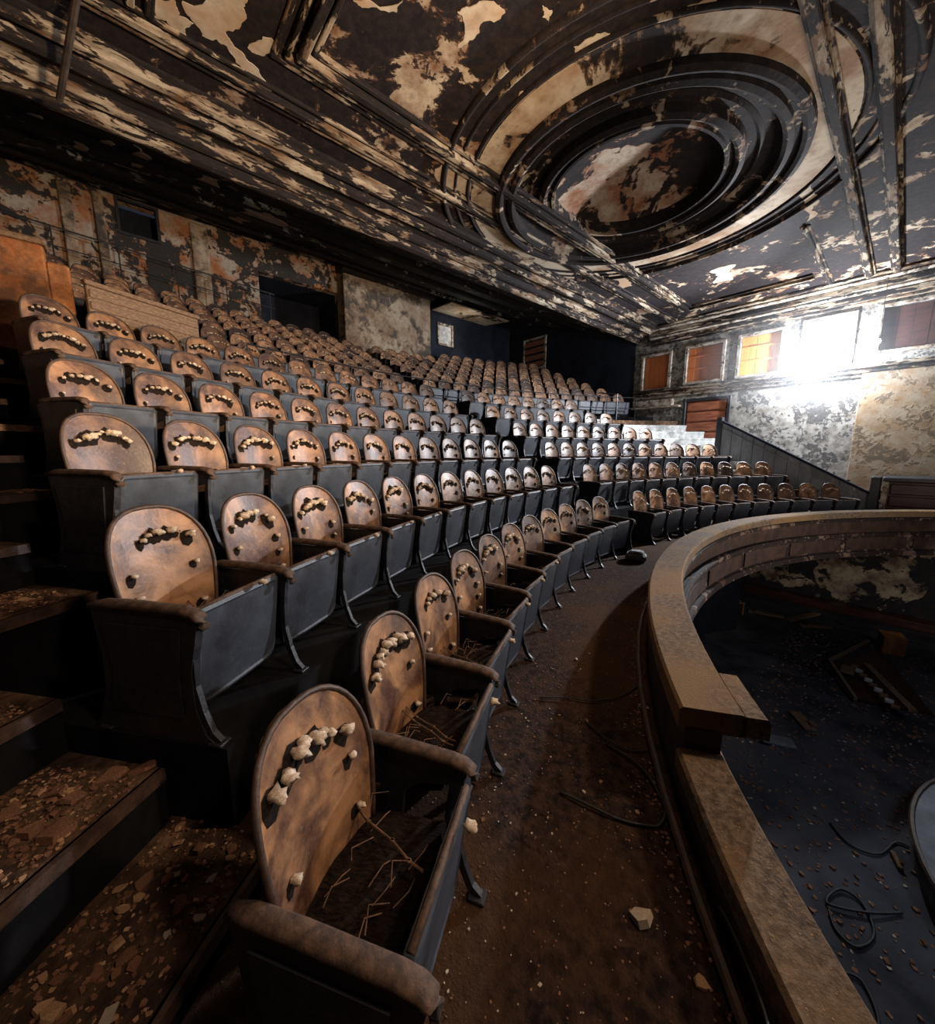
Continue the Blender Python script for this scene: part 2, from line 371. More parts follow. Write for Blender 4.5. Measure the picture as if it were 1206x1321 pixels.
for i, (x0, x1, z0, z1, b) in enumerate(WIN):
    t = bpy.data.objects.new(f'window_{i+1}', None); COL.objects.link(t); t['kind'] = 'structure'; t.location = ((x0 + x1) / 2, YF, z0)
    inv = Matrix.Translation(-Vector(t.location)).to_4x4()
    def pc(mb, nm, mt): 
        mb.v = [tuple(inv @ Vector(v)) for v in mb.v]; return mb.build(nm, mt, t)
    w_ = .09
    for (p0, p1, q0, q1) in [(x0 - w_, x0 + .01, z0 - w_, z1 + w_), (x1 - .01, x1 + w_, z0 - w_, z1 + w_), (x0, x1, z1, z1 + w_), (x0, x1, z0 - w_, z0)]:
        mb = MB(); mb.bbox(p0, p1, YF - .07, YF + .03, q0, q1, .01); pc(mb, 'window_frame', 'frame')
    mb = MB(); mb.box(x0 + .0, x1, YF + .22, YF + .26, z0, z1); pc(mb, 'daylight_pane', 'daylight' if i == 3 else 'far_dark')
    g = .035 if i == 3 else .008
    nb = 5
    for k in range(nb):
        u0 = x0 + g + (x1 - x0 - 2 * g) * k / nb; u1 = x0 + g + (x1 - x0 - 2 * g) * (k + 1) / nb - .008
        mb = MB(); mb.bbox(u0, u1, YF + .10 + .008 * (k % 2), YF + .14, z0 + g, z1 - g, .004); pc(mb, 'board', b)
    if i in (1, 2):
        for zz in (z0 + .45, z0 + .9):
            mb = MB(); mb.bbox(x0, x1, YF + .06, YF + .10, zz, zz + .06, .005); pc(mb, 'batten', b)
# door at the head of the far stairs
def door(nm, x0, x1, y, z0, z1, mt, panels):
    t = bpy.data.objects.new(nm, None); COL.objects.link(t); t['kind'] = 'structure'; t.location = ((x0 + x1) / 2, y, z0)
    def pc(mb, n2, m2):
        mb.v = [(a - t.location[0], b - t.location[1], c - t.location[2]) for a, b, c in mb.v]; return mb.build(n2, m2, t)
    for (p0, p1, q0, q1) in [(x0 - .1, x0, z0, z1 + .1), (x1, x1 + .1, z0, z1 + .1), (x0, x1, z1, z1 + .1)]:
        mb = MB(); mb.bbox(p0, p1, y - .06, y + .05, q0, q1, .01); pc(mb, 'door_frame', 'iron')
    mb = MB(); mb.box(x0, x1, y + .06, y + .12, z0, z1); pc(mb, 'door_leaf', mt)
    h = (z1 - z0) / panels
    for k in range(panels):
        mb = MB(); mb.bbox(x0 + .04, x1 - .04, y + .005, y + .07, z0 + h * k + .03, z0 + h * (k + 1) - .03, .02); pc(mb, 'door_panel', mt)
door('door_1', -5.92, -4.52, YF, 1.75, 3.72, 'redwood', 5)
# ledge and cornice of the far wall
for x0, x1, y0, z0, z1, mt in [(-8.0, 8, .30, 4.20, 4.30, 'mould_x'), (-8.0, 8, .20, 4.08, 4.19, 'mould_x'), (-8, 8, .10, 3.98, 4.08, 'frame')]:
    m = MB(); m.bbox(x0, x1, YF - y0, YF + .02, z0, z1, .02); struct(m, 'trim_ledge', mt)
for y0, z0, z1, mt in [(.12, 6.02, 6.10, 'mould_x'), (.22, 6.10, 6.26, 'mould_x'), (.34, 6.27, 6.33, 'frame'), (.42, 6.34, 6.50, 'mould_x'), (.60, 6.51, 6.57, 'frame'), (.74, 6.58, 6.70, 'mould_x')]:
    m = MB(); m.bbox(-7.4, 8, YF - y0, YF + .02, z0, z1, .02); struct(m, 'trim_cornice', mt)
# broken shelf beside the door
m = MB(); m.bbox(-8.0, -6.1, YF - .32, YF + .02, 3.55, 3.62, .015); m.bbox(-8.0, -6.4, YF - .2, YF + .02, 3.63, 3.9, .03); struct(m, 'trim_broken_shelf', 'frame')

# ------------------------------------------------------------------ ceiling
ZC = 6.67
m = MB()
CMX, CMY = -4.05, 7.75
# ceiling sheet with a round hole for the medallion
n = 96; ring = [(CMX + 2.62 * math.cos(2 * PI * i / n), CMY + 2.62 * math.sin(2 * PI * i / n)) for i in range(n)]
def sq(i):
    a = 2 * PI * i / n; c, s_ = math.cos(a), math.sin(a)
    k = 2.95 / max(abs(c), abs(s_)); return (CMX + k * c, CMY + k * s_)
vs = [(x, y, ZC) for x, y in ring] + [(*sq(i), ZC) for i in range(n)]
m.add(vs, [(i, (i + 1) % n, (i + 1) % n + n, i + n) for i in range(n)])
X0, X1, Y0, Y1 = CMX - 2.95, CMX + 2.95, CMY - 2.95, CMY + 2.95
for a, b, c, d in [(-7.1, X0, YN, YF), (X1, 8.5, YN, YF), (X0, X1, YN, Y0), (X0, X1, Y1, YF)]:
    if b > a: m.add([(a, c, ZC), (b, c, ZC), (b, d, ZC), (a, d, ZC)], [(0, 1, 2, 3)])
ce = struct(m, 'ceiling', 'ceiling')
m = MB(); m.box(-8.1, 8.5, YN, YF, ZC + .9, ZC + 1.0); m.build('ceiling_backing', 'far_dark', ce)
# lathe medallion
def lathe(prof, n=96, cx=CMX, cy=CMY):
    mb = MB(); vs = []; k = len(prof)
    for i in range(n):
        a = 2 * PI * i / n
        vs += [(cx + r * math.cos(a), cy + r * math.sin(a), z) for r, z in prof]
    fs = [(i * k + q, i * k + q + 1, ((i + 1) % n) * k + q + 1, ((i + 1) % n) * k + q) for i in range(n) for q in range(k - 1)]
    return mb.add(vs, fs)
def bead(r, w_, h, z=ZC):
    pts = [(r - w_ / 2, z + .01)] + [(r - w_ / 2 * math.cos(PI * i / 6), z - h * math.sin(PI * i / 6)) for i in range(7)] + [(r + w_ / 2, z + .01)]
    return pts
for r, w_, h, nm in [(3.62, .10, .07, 'ring_bead'), (3.40, .06, .04, 'ring_bead'), (3.16, .07, .05, 'ring_bead')]:
    lathe(bead(r, w_, h)).build(nm, 'ring', ce, True)
lathe([(3.10, ZC - .012), (3.10, ZC - .02), (2.62, ZC - .02), (2.60, ZC + .02)]).build('ring_band', 'ceil_band', ce)
lathe([(2.64, ZC), (2.62, ZC - .10), (2.54, ZC - .13), (2.48, ZC - .10), (2.46, ZC - .04), (2.40, ZC - .03), (2.38, ZC - .08), (2.30, ZC - .10), (2.24, ZC - .06),
       (2.22, ZC + .06), (2.12, ZC + .12)]).build('ring_moulding', 'ring', ce, False)
lathe([(2.12, ZC + .12), (1.78, ZC + .14)]).build('ring_cove', 'ring', ce)
lathe([(1.78, ZC + .14), (1.76, ZC + .02), (1.68, ZC - .02), (1.62, ZC + .02), (1.60, ZC + .08), (1.54, ZC + .08), (1.52, ZC + .04), (1.47, ZC + .04), (1.45, ZC + .3)]).build('ring_moulding', 'ring', ce)
lathe([(1.45, ZC + .3), (1.2, ZC + .42), (.8, ZC + .5), (.4, ZC + .54), (.0, ZC + .55)]).build('medallion_dome', 'dome', ce, True)
lathe([(1.95 - .05, ZC + .13), (1.95, ZC + .08), (1.95 + .05, ZC + .12)]).build('ring_bead', 'ring', ce)
# dark burnt-through hole rim in the dome, hanging lath
# beams running to the far wall
def beam(x, y0, y1, w_, h, mt='mould_y'):
    mb = MB(); mb.bbox(x - w_ / 2, x + w_ / 2, y0, y1, ZC - h, ZC + .02, .02)
    mb.bbox(x - w_ / 2 - .05, x + w_ / 2 + .05, y0, y1, ZC - h * .35, ZC + .03, .015)
    return mb.build('ceiling_beam', mt, ce)
beam(-1.25, YN, YF - .7, .13, .15); beam(-.74, YN, YF - .7, .14, .15)
beam(-1.95, YN, 5.2, .08, .07); beam(-2.05, 11.6, YF - .7, .08, .07)
# long coffer mouldings on the left and the cross ones
def strip(x0, x1, y0, y1, h, mt):
    mb = MB(); mb.bbox(x0, x1, y0, y1, ZC - h, ZC + .01, .012); mb.build('ceiling_moulding', mt, ce)
FR0, FR1 = 2.25, 14.7
for dx, w_, h in [(0, .06, .06), (.11, .10, .12), (.27, .05, .08), (.38, .07, .04)]:
    strip(-5.35 - dx - w_, -5.35 - dx, FR0 - dx - w_, FR1 + dx + w_, h, 'mould_y')
    strip(-5.35 - dx, -2.3, FR0 - dx - w_, FR0 - dx, h, 'mould_x')
    strip(-5.35 - dx, -2.3, FR1 + dx, FR1 + dx + w_, h, 'mould_x')
for x, w_, h in [(-6.22, .05, .04), (-6.33, .09, .09), (-6.50, .05, .05)]: strip(x - w_, x, YN, YF - .7, h, 'mould_y')
for y in (.45, .62, -1.2): strip(-6.2, -2.3, y, y + .08, .07, 'mould_x')
# stepped cornice between the flat ceiling and the rear slope
prof = [(-6.95, 6.70), (-6.95, 6.63), (-7.03, 6.60), (-7.05, 6.54), (-7.13, 6.52), (-7.16, 6.57), (-7.26, 6.57), (-7.28, 6.47), (-7.34, 6.44), (-7.38, 6.46),
        (-7.52, 6.52), (-7.66, 6.50), (-7.70, 6.40), (-7.76, 6.37), (-7.80, 6.41), (-7.86, 6.41), (-7.89, 6.30), (-7.97, 6.27), (-8.05, 6.29), (-8.10, 6.36), (-8.12, 6.7)]
m = MB(); k = len(prof); ys = [YN + (YF - YN) * i / 40 for i in range(41)]
m.add([(x, y, z) for y in ys for x, z in prof], [(i * k + q, i * k + q + 1, (i + 1) * k + q + 1, (i + 1) * k + q) for i in range(40) for q in range(k - 1)])
struct(m, 'trim_left_cornice', 'mould_y')
# cornice modillion blocks, only where they can be told apart (near end)
# rear sloping ceiling
m = MB(); m.add([(-8.05, YN, 6.50), (-8.05, YF, 6.50), (XB - .3, YF, 9.05), (XB - .3, YN, 9.05), (-8.05, YN, 6.6), (-8.05, YF, 6.6), (XB - .3, YF, 9.15), (XB - .3, YN, 9.15)],
                 [(0, 1, 2, 3), (7, 6, 5, 4), (0, 4, 5, 1), (2, 6, 7, 3)])
rc = struct(m, 'ceiling_rear', 'rear_ceil')
for f_ in (.25, .5, .78):
    x = -8.05 + f_ * (XB + 8.05); z = 6.5 + f_ * 2.42
    m = MB(); m.box(x - .06, x + .06, YN, YF, z - .10, z + .04); m.build('ceiling_rib', 'rear_ceil', rc)

# plaster skin still clinging to the sooty ceiling, as thin raised sheets with torn edges
def torn(pts, rg, lv=3, k=.20):
    P_ = [Vector(p) for p in pts]
    for _ in range(lv):
        o_ = []
        for i, p in enumerate(P_):
            q = P_[(i + 1) % len(P_)]; d = q - p; mid = (p + q) / 2 + Vector((-d.y, d.x, 0)) * rg.uniform(-k, k); o_ += [p, mid]
        P_ = o_
    return P_
def sheet(pts, parent, mt, th=.008, seed=0, zf=None):
    rg = random.Random(seed); q = torn([(p[0], p[1], 0) for p in pts], rg); n = len(q)
    from mathutils.geometry import tessellate_polygon
    zf = zf or (lambda x, y: ZC)
    lo = [(p.x, p.y, zf(p.x, p.y) - th) for p in q]; hi = [(p.x, p.y, zf(p.x, p.y) + .004) for p in q]
    tri = tessellate_polygon([[Vector((p.x, p.y, 0)) for p in q]])
    mb = MB(); mb.add(lo + hi, [tuple(t) for t in tri] + [(i, (i + 1) % n, (i + 1) % n + n, i + n) for i in range(n)]); mb.build('plaster_sheet', mt, parent)
M['sheet'] = grain('plaster_sheet', (.33, .25, .18), (.58, .50, .40), 4, .9, bs=.3, bd=.004, lo=.3, hi=.55, c3=(.46, .31, .20), s3=1.6)
SHEETS = [[(-2.88, 5.23), (-2.64, 5.09), (-2.3, 5.11), (-2.06, 5.22), (-1.9, 5.41), (-2.0, 5.64), (-2.23, 5.76), (-2.57, 5.58), (-2.8, 5.45)], [(-1.73, 5.71), (-1.59, 5.76), (-1.45, 5.92), (-1.51, 6.08), (-1.66, 5.98)], [(-1.59, 6.17), (-1.42, 6.16), (-1.37, 6.43), (-1.48, 6.83), (-1.61, 6.79), (-1.63, 6.45)], [(-6.14, 4.58), (-5.63, 4.61), (-5.5, 5.03), (-5.8, 5.44), (-6.17, 5.34), (-6.29, 4.87)], [(-3.91, 3.27), (-3.79, 3.34), (-3.57, 3.55), (-3.56, 3.68), (-3.83, 3.55), (-3.99, 3.6), (-4.2, 3.51), (-3.98, 3.44)], [(-3.24, 3.94), (-3.2, 4.06), (-3.3, 4.13), (-3.31, 4.03)], [(-4.58, 2.34), (-4.22, 2.75), (-4.36, 2.76), (-4.56, 2.46)], [(-5.89, 1.58), (-5.59, 1.77), (-5.65, 1.86), (-5.81, 1.78), (-5.92, 1.63)], [(-6.26, 1.75), (-6.12, 1.46), (-6.03, 1.28), (-6.1, 1.14), (-5.95, 1.01), (-5.82, 0.93), (-5.34, 1.47), (-5.54, 1.5), (-5.87, 1.34), (-5.96, 1.43), (-6.09, 1.71), (-6.34, 1.96), (-6.51, 1.88)], [(-6.07, 0.64), (-5.87, 0.87), (-6.03, 0.91), (-6.01, 1.05), (-6.22, 1.0), (-6.17, 0.81), (-6.23, 0.71)], [(-5.63, 2.24), (-5.5, 2.7), (-5.52, 3.3), (-5.67, 3.48), (-5.87, 3.3), (-5.84, 2.74), (-5.82, 2.25)], [(-1.95, 10.16), (-1.76, 9.99), (-1.71, 10.72), (-1.84, 11.31), (-2.0, 11.42)], [(-7.24, 8.93), (-6.69, 8.89), (-6.55, 9.38), (-6.8, 10.15), (-7.54, 10.25), (-7.62, 9.6)], [(-6.05, 10.3), (-5.74, 11.0), (-5.97, 11.72), (-6.47, 11.74)], [(-4.15, 12.46), (-3.54, 12.5), (-3.87, 13.5), (-4.32, 13.37)], [(-4.09, 4.53), (-3.91, 4.64), (-4.12, 4.81), (-4.43, 4.83), (-4.35, 4.63)], [(-3.26, 4.58), (-2.93, 4.71), (-2.73, 4.99), (-3.02, 4.88), (-3.3, 4.71)]]
for i, q in enumerate(SHEETS): sheet(q, ce, 'sheet', seed=i)
REAR = [[(-12.28, 2.66, 7.92), (-11.07, 2.62, 7.51), (-10.52, 3.06, 7.33), (-11.63, 3.56, 7.7), (-11.87, 3.25, 7.78), (-12.26, 3.07, 7.91), (-13.43, 3.05, 8.3)], [(-10.73, 1.59, 7.4), (-9.34, 1.55, 6.93), (-9.33, 1.78, 6.93), (-10.35, 1.79, 7.27), (-11.16, 1.76, 7.54)], [(-10.14, 0.52, 7.2), (-9.09, 0.55, 6.85), (-9.42, 0.67, 6.96), (-10.37, 0.78, 7.28), (-10.87, 0.6, 7.45)], [(-10.58, -0.2, 7.35), (-9.96, 0.01, 7.14), (-10.98, -0.04, 7.48), (-11.22, -0.2, 7.56)], [(-10.46, -0.88, 7.31), (-9.68, -0.55, 7.05), (-10.21, -0.58, 7.22), (-10.54, -0.8, 7.33)], [(-9.78, 0.14, 7.08), (-9.51, 0.3, 6.99), (-9.99, 0.25, 7.15)]]
sl_ = (9.05 - 6.5) / (XB - .3 + 8.05)
for i, q in enumerate(REAR): sheet(q, rc, 'sheet', th=.02, seed=40 + i, zf=lambda x, y: 6.5 + sl_ * (x + 8.05))

# ------------------------------------------------------------------ balcony rail
def rail(ya, yb, r_in, r_out, z0, z1, name, topm, n):
    mb = MB(); vs = []
    sec = [(r_in, z0), (r_in, z1 - .015), (r_in - .015, z1), (r_out + .015, z1), (r_out, z1 - .02), (r_out, z0)]
    a0, a1 = ya, yb
    for i in range(n + 1):
        a = a0 + (a1 - a0) * i / n; vs += [P(r, a, z) for r, z in sec]
    fs = [(i * 6 + q, i * 6 + (q + 1) % 6, (i + 1) * 6 + (q + 1) % 6, (i + 1) * 6 + q) for i in range(n) for q in range(6)]
    fs += [tuple(range(6)), tuple(reversed(range(n * 6, n * 6 + 6)))]
    return mb.add(vs, fs)
A_B = ang(9, 1.96)
rl = thing('balcony_rail', 'curved balcony front rail with dusty tan capping, stepping down at its near end', 'railing')
rail(A_B, 1.02, 9.0, 8.70, .38, .50, 'c', 'rail_top', 60).build('upper_capping', 'rail_top', rl)
rail(-1.15, A_B, 9.0, 8.78, .17, .27, 'c', 'rail_top', 40).build('lower_capping', 'rail_top', rl)
rail(A_B, 1.02, 8.97, 8.80, 0, .40, 'c', 'rail_top', 60).build('upper_parapet', 'rail_side', rl)
rail(-1.15, A_B, 8.97, 8.82, 0, .19, 'c', 'rail_top', 40).build('lower_parapet', 'rail_side', rl)
rail(A_B, A_B + .045, 8.72, 8.60, .385, .495, 'c', 'rail_top', 4).build('capping_lug', 'rail_top', rl)
rail(-1.15, 1.02, 8.81, 8.70, -.42, .02, 'c', 'fascia', 80).build('fascia', 'fascia', rl)
for z0, z1, ro in [(-.46, -.36, 8.62), (-.02, .04, 8.66), (.30, .36, 8.70)]:
    rail(A_B + .02, 1.02, 8.74, ro, z0, z1, 'c', 'fascia', 70).build('fascia_moulding', 'fascia', rl)
for k in range(8):
    a = -.42 + k * .19
    rail(a, a + .172, 8.71, 8.675, -.32, -.06, 'c', 'fascia', 3).build('fascia_panel', 'rail_side', rl)
# bent conduit along the near rail foot
m = MB(); m.tube([P(9.05, a, .03) for a in [-1.1 + .05 * i for i in range(38)]], .018, 6); m.build('foot_pipe', 'rim', rl)

# floor slab edge below, pit floor and wall under the balcony
m = MB(); m.box(XB, 8.5, YN, YF, -3.4, -3.2); struct(m, 'floor_pit', 'pit_floor')
m = MB()
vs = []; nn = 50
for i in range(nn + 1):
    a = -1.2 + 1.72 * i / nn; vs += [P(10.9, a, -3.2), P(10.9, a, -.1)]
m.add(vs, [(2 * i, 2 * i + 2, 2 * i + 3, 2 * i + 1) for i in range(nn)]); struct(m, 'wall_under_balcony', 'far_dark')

# ------------------------------------------------------------------ theatre seats
def outline(v):                              # half width of the back at height fraction v
    if v < .5: return .222 + (.258 - .222) * (v / .5)
    t = (v - .5) / .5
    return .258 * max(0, 1 - t ** 2.6) ** (1 / 2.5)
ZB0, ZB1 = .34, .975
def bx_(u, v): return -.10 - .09 * v + .055 * (u ** 2) * (1 - .3 * v) + .02 * math.sin(v * PI)
def back_mesh(nu=12, nv=14):
    mb = MB(); vs = []
    vv = [1 - (1 - i / nv) ** 1.7 for i in range(nv + 1)]; vv[-1] = .997
    for side in (0, 1):
        for v in vv:
            hw = outline(v)
            for j in range(nu + 1):
                u = -1 + 2 * j / nu
                y = u * hw; ue = y / .258
                vs.append((bx_(ue, v) - side * .016, y, ZB0 + (ZB1 - ZB0) * v))
    k = (nv + 1) * (nu + 1); fs = []
    for i in range(nv):
        for j in range(nu):
            a = i * (nu + 1) + j; q = (a, a + 1, a + nu + 2, a + nu + 1)
            fs.append(q); fs.append(tuple(reversed([x + k for x in q])))
    return mb.add(vs, fs), vv
def rim_mesh(nv=14, r=.013, seg=6):
    pts = []
    vv = [1 - (1 - i / nv) ** 1.9 for i in range(nv + 1)]; vv[-1] = .999
    for v in vv: pts.append((bx_(-outline(v) / .258, v) + .0, -outline(v), ZB0 + (ZB1 - ZB0) * v))
    pts2 = [(x, -y, z) for x, y, z in reversed(pts)]
    top = [(bx_(0, 1) + .0, 0, ZB1)]
    mb = MB(); mb.tube(pts[:-1] + top + pts2[1:], r, seg, up=(1, 0, .01)); return mb
def tuft_pts(rnd, near):
    out = []
    nt_ = rnd.randint(8, 10)
    sk = rnd.uniform(-.05, .05)
    for k in range(nt_):
        u = -.72 + 1.44 * k / (nt_ - 1) + rnd.uniform(-.05, .05)
        if rnd.random() < .12: continue
        v = .80 - .16 * abs(u) ** 2.2 + rnd.uniform(-.015, .015) + sk * u
        out.append((u, v, rnd.uniform(.7, 1.5)))
    for sgn in (-1, 1):
        for v in (.52, .34, .18):
            if rnd.random() < .72: out.append((sgn * (.74 - .02), v + rnd.uniform(-.03, .03), rnd.uniform(.6, 1.0)))
    return out
def tuft_geo(mb, rnd, u, v, s, lod):
    y = u * .2 if abs(u) < .7 else u * .225
    p = Vector((bx_(y / .258, v) + .008, y, ZB0 + (ZB1 - ZB0) * v))
    n1, n2 = (8, 6) if lod == 0 else (5, 3)
    sx, sy_, sz = .021 * s, .019 * s, .015 * s
    seed = rnd.uniform(0, 50); vs = []
    for i in range(n2 + 1):
        th = PI * i / n2
        for j in range(n1):
            ph = 2 * PI * j / n1
            d = Vector((math.cos(th), math.sin(th) * math.cos(ph), math.sin(th) * math.sin(ph)))
            k = 1 + .9 * noise.noise(d * 2.1 + Vector((seed, 0, 0)))
            vs.append(p + Vector((d.x * sx * k + sx * .55, d.y * sy_ * k, d.z * sz * k)))
    fs = [(i * n1 + j, i * n1 + (j + 1) % n1, (i + 1) * n1 + (j + 1) % n1, (i + 1) * n1 + j) for i in range(n2) for j in range(n1)]
    mb.add(vs, fs)
def socket_geo(mb, rnd, u, v, s):
    y = u * .2 if abs(u) < .7 else u * .225
    y -= .012; v -= .03  # dark disc shifted low and nearward: the hole plus the tuft's painted shadow
    x = bx_(y / .258, v); z = ZB0 + (ZB1 - ZB0) * v; r = .029 * s
    sl = .15 / .57
    vs = [(x + .0035 + r * .1, y, z)]
    for j in range(8):
        a = 2 * PI * j / 8; k = rnd.uniform(.8, 1.3)
        yy = y + r * k * math.cos(a); zz = z + r * 1.15 * k * math.sin(a); vs.append((bx_(yy / .258, (zz - ZB0) / (ZB1 - ZB0)) + .003, yy, zz))
    mb.add(vs, [(0, 1 + j, 1 + (j + 1) % 8) for j in range(8)])
def arm_mesh(seg=10):
    path = [(-.17, 0, .585), (-.10, 0, .60), (.05, 0, .603), (.20, 0, .60), (.31, 0, .598), (.365, 0, .59), (.395, 0, .57), (.405, 0, .545), (.40, 0, .525)]
    sec = [(-.029, -.008), (-.024, -.015), (.024, -.015), (.029, -.008), (.029, .008), (.02, .017), (0, .020), (-.02, .017), (-.029, .008)]
    mb = MB(); mb.sweep([Vector(p) for p in path], sec, up=(-.35, 0, 1), scales=[.75, .95, 1, 1, 1, .98, .9, .8, .6]); return mb
def standard_mesh(end=False):
    mb = MB()
    if end:
        poly = [(-.16, .575), (-.11, .585), (.34, .583), (.385, .55), (.37, .48), (.33, .33), (.33, .16), (.37, .04), (.43, .0), (-.24, 0), (-.19, .06), (-.14, .2), (-.13, .36)]
        mb.prism(poly, -.018, .018)
        mb.prism([(-.10, .52), (.30, .52), (.27, .30), (.27, .12), (-.10, .12), (-.07, .30)], -.026, .026)
    else:
        poly = [(-.12, .575), (.34, .583), (.375, .55), (.35, .50), (.18, .46), (.10, .40), (.08, .2), (.12, .1), (.02, .1), (.02, .36), (-.05, .44), (-.12, .48)]
        mb.prism(poly, -.011, .011)
    sec = [(-.015, -.012), (.015, -.012), (.015, .012), (-.015, .012)]
    mb.sweep([(.35, 0, .54), (.33, 0, .40), (.325, 0, .26), (.35, 0, .14), (.385, 0, .05), (.425, 0, .012)], sec, up=(0, 1, 0))
    mb.sweep([(-.10, 0, .54), (-.08, 0, .36), (-.09, 0, .20), (-.12, 0, .07), (-.17, 0, .012)], sec, up=(0, 1, 0))
    for x in (.42, -.16): mb.bbox(x - .04, x + .03, -.03, .03, 0, .016, .004)
    return mb
def pan_mesh():                                # the tipped-up seat: vertical metal pan with rounded lower corners and a lip
    hw = .258; mb = MB()
    out = []
    for (cy_, cz, a0) in [(hw - .05, .52, 0), (-(hw - .05), .52, 90), (-(hw - .07), .17, 180), (hw - .07, .17, 270)]:
        r = .03 if cz > .4 else .07
        cy2 = cy_ if cz < .4 else math.copysign(hw - .03, cy_)
        cz2 = .55 if cz > .4 else .17
        for k in range(4):
            a = math.radians(a0 + 30 * k); out.append((cy2 + r * math.cos(a), cz2 + r * math.sin(a)))
    X = lambda z, o: .235 + .14 * (z - .1) + o
    n = len(out); vs = []
    for o, sc in ((.0, 1), (.028, 1), (.036, .93), (.030, .88), (.030, .0)):
        for y, z in out: vs.append((X(.34 + (z - .34) * sc, o), y * sc, .34 + (z - .34) * sc))
    fs = [tuple(reversed(range(n)))]
    for q in range(4):
        for i in range(n): fs.append((q * n + i, q * n + (i + 1) % n, (q + 1) * n + (i + 1) % n, (q + 1) * n + i))
    return mb.add(vs, fs)
def base_mesh():                               # charred springs and webbing left between back and pan
    mb = MB(); n = 7; rnd = random.Random(3); vs = []
    for i in range(n + 1):
        for j in range(n + 1):
            x = -.10 + .34 * i / n; y = -.235 + .47 * j / n
            vs.append((x, y, .37 + .05 * (i / n) + rnd.uniform(-.012, .012)))
    k = len(vs); vs += [(x, y, z - .05) for x, y, z in vs]
    fs = []
    for i in range(n):
        for j in range(n): a = i * (n + 1) + j; fs += [(a, a + 1, a + n + 2, a + n + 1), (a + k, a + n + 1 + k, a + n + 2 + k, a + 1 + k)]
    bd = [i for i in range(n)] + [i * (n + 1) + n for i in range(n)] + [n * (n + 1) + n - i for i in range(n)] + [(n - i) * (n + 1) for i in range(n)]
    fs += [(bd[i], bd[(i + 1) % len(bd)], bd[(i + 1) % len(bd)] + k, bd[i] + k) for i in range(len(bd))]
    return mb.add(vs, fs)
def strand_mesh(rnd):
    y0 = rnd.uniform(-.17, .0); y1 = y0 + rnd.uniform(.10, .22)
    pts = [(-.11, y1, .46), (-.02, y1 - .04, .45 - rnd.uniform(0, .02)), (.10, (y0 + y1) / 2, .46), (.19, y0 + .03, .48), (.25, y0, .50)]
    mb = MB(); mb.tube(pts, .0035, 5)
    for p in pts[1:4]: mb.bbox(p[0] - .006, p[0] + .006, p[1] - .006, p[1] + .006, p[2] - .005, p[2] + .006, .002)
    return mb
YS = -.292                                     # the armrest a seat owns is the one on its near side

def make_seat(seed, lod, end=False, other=False):
    rnd = random.Random(seed)
    t = thing('theatre_seat', 'x', 'theatre seat')
    bk = back_mesh(*((12, 14) if lod < 2 else (6, 7)))[0].build('backrest', 'back', t, True)
    rim_mesh(14 if lod < 2 else 7, .011, 6 if lod < 2 else 4).build('backrest_rim', 'rim', bk, True)
    pn = pan_mesh().build('tipped_seat', 'panel', t)
    mb = MB(); mb.tube([(.318, -.24, .580), (.32, -.07, .583), (.32, .1, .581), (.318, .24, .580)], .0125, 6); mb.build('seat_edge_bar', 'arm', pn, True)
    wb_ = base_mesh().build('charred_webbing', 'char', t)
    tp = tuft_pts(rnd, lod == 0)
    if lod == 0:
        for q in tp:
            mb = MB(); tuft_geo(mb, rnd, *q, 0); mb.build('stuffing_tuft', 'tuft', bk, True)
            mb = MB(); socket_geo(mb, rnd, *q); mb.build('burnt_hole', 'socket', bk)
        for q in range(2): strand_mesh(rnd).build('webbing_strand', 'strand', wb_)
        for q in range(12):
            x0 = rnd.uniform(-.05, .2); y0 = rnd.uniform(-.2, .2); mb = MB()
            mb.tube([(x0, y0, .435), (x0 + rnd.uniform(-.02, .04), y0 + rnd.uniform(.02, .07), .45 + rnd.uniform(0, .02)), (x0 + .03, y0 + .09, .435)], .0022, 4)
            mb.build('webbing_thread', 'strand', wb_)
        mb = MB(); tuft_geo(mb, rnd, 0, .3, 1.0, 0)
        mb.v = [(x + .465, y + .09, z + .065) for x, y, z in mb.v]; mb.build('cloth_scrap', 'tuft', pn, True)
    else:
        mb = MB()
        for q in tp: tuft_geo(mb, rnd, *q, 1)
        o = mb.build('stuffing_tufts', 'tuft', bk, True); o['kind'] = 'stuff'
        if lod == 1:
            sk = MB()
            for q in tp: socket_geo(sk, rnd, *q)
            o = sk.build('holes_and_shade', 'socket', bk); o['kind'] = 'stuff'
    def arm(y, e):
        mb = arm_mesh(); mb.v = [(a, b + y, c) for a, b, c in mb.v]; mb.build('armrest', 'arm', t, True)
        mb = standard_mesh(e); mb.v = [(a, b + y, c) for a, b, c in mb.v]; mb.build('end_panel' if e else 'iron_standard', 'iron', t)
    arm(YS, end)
    if other: arm(-YS, True)
    return t
ORD = 'first second third fourth fifth sixth seventh eighth ninth tenth eleventh twelfth thirteenth fourteenth fifteenth sixteenth seventeenth eighteenth nineteenth twentieth'.split()
def ordn(k): return ORD[k] if k < 20 else {20: 'twenty-first', 21: 'twenty-second', 22: 'twenty-third', 23: 'twenty-fourth', 24: 'twenty-fifth'}.get(k, 'last')
seats = []          # (distance, r, a, z, row, tier, side, k, is_first, is_last, jitter)
def fill(r, z, ya, yb, row, tier, side, sp=.59):
    a0, a1 = ang(r, ya), ang(r, yb); n = int(r * (a1 - a0) / sp)
    st = (a1 - a0) / n
    for k in range(n):
        a = a0 + (k + .5) * st; p = P(r, a, z)
        kk = k if side != 'mid' else k
        seats.append([math.dist(p, (0, 0, 1.77)), r, a, z, row, tier, side, kk, k == 0, k == n - 1, n])
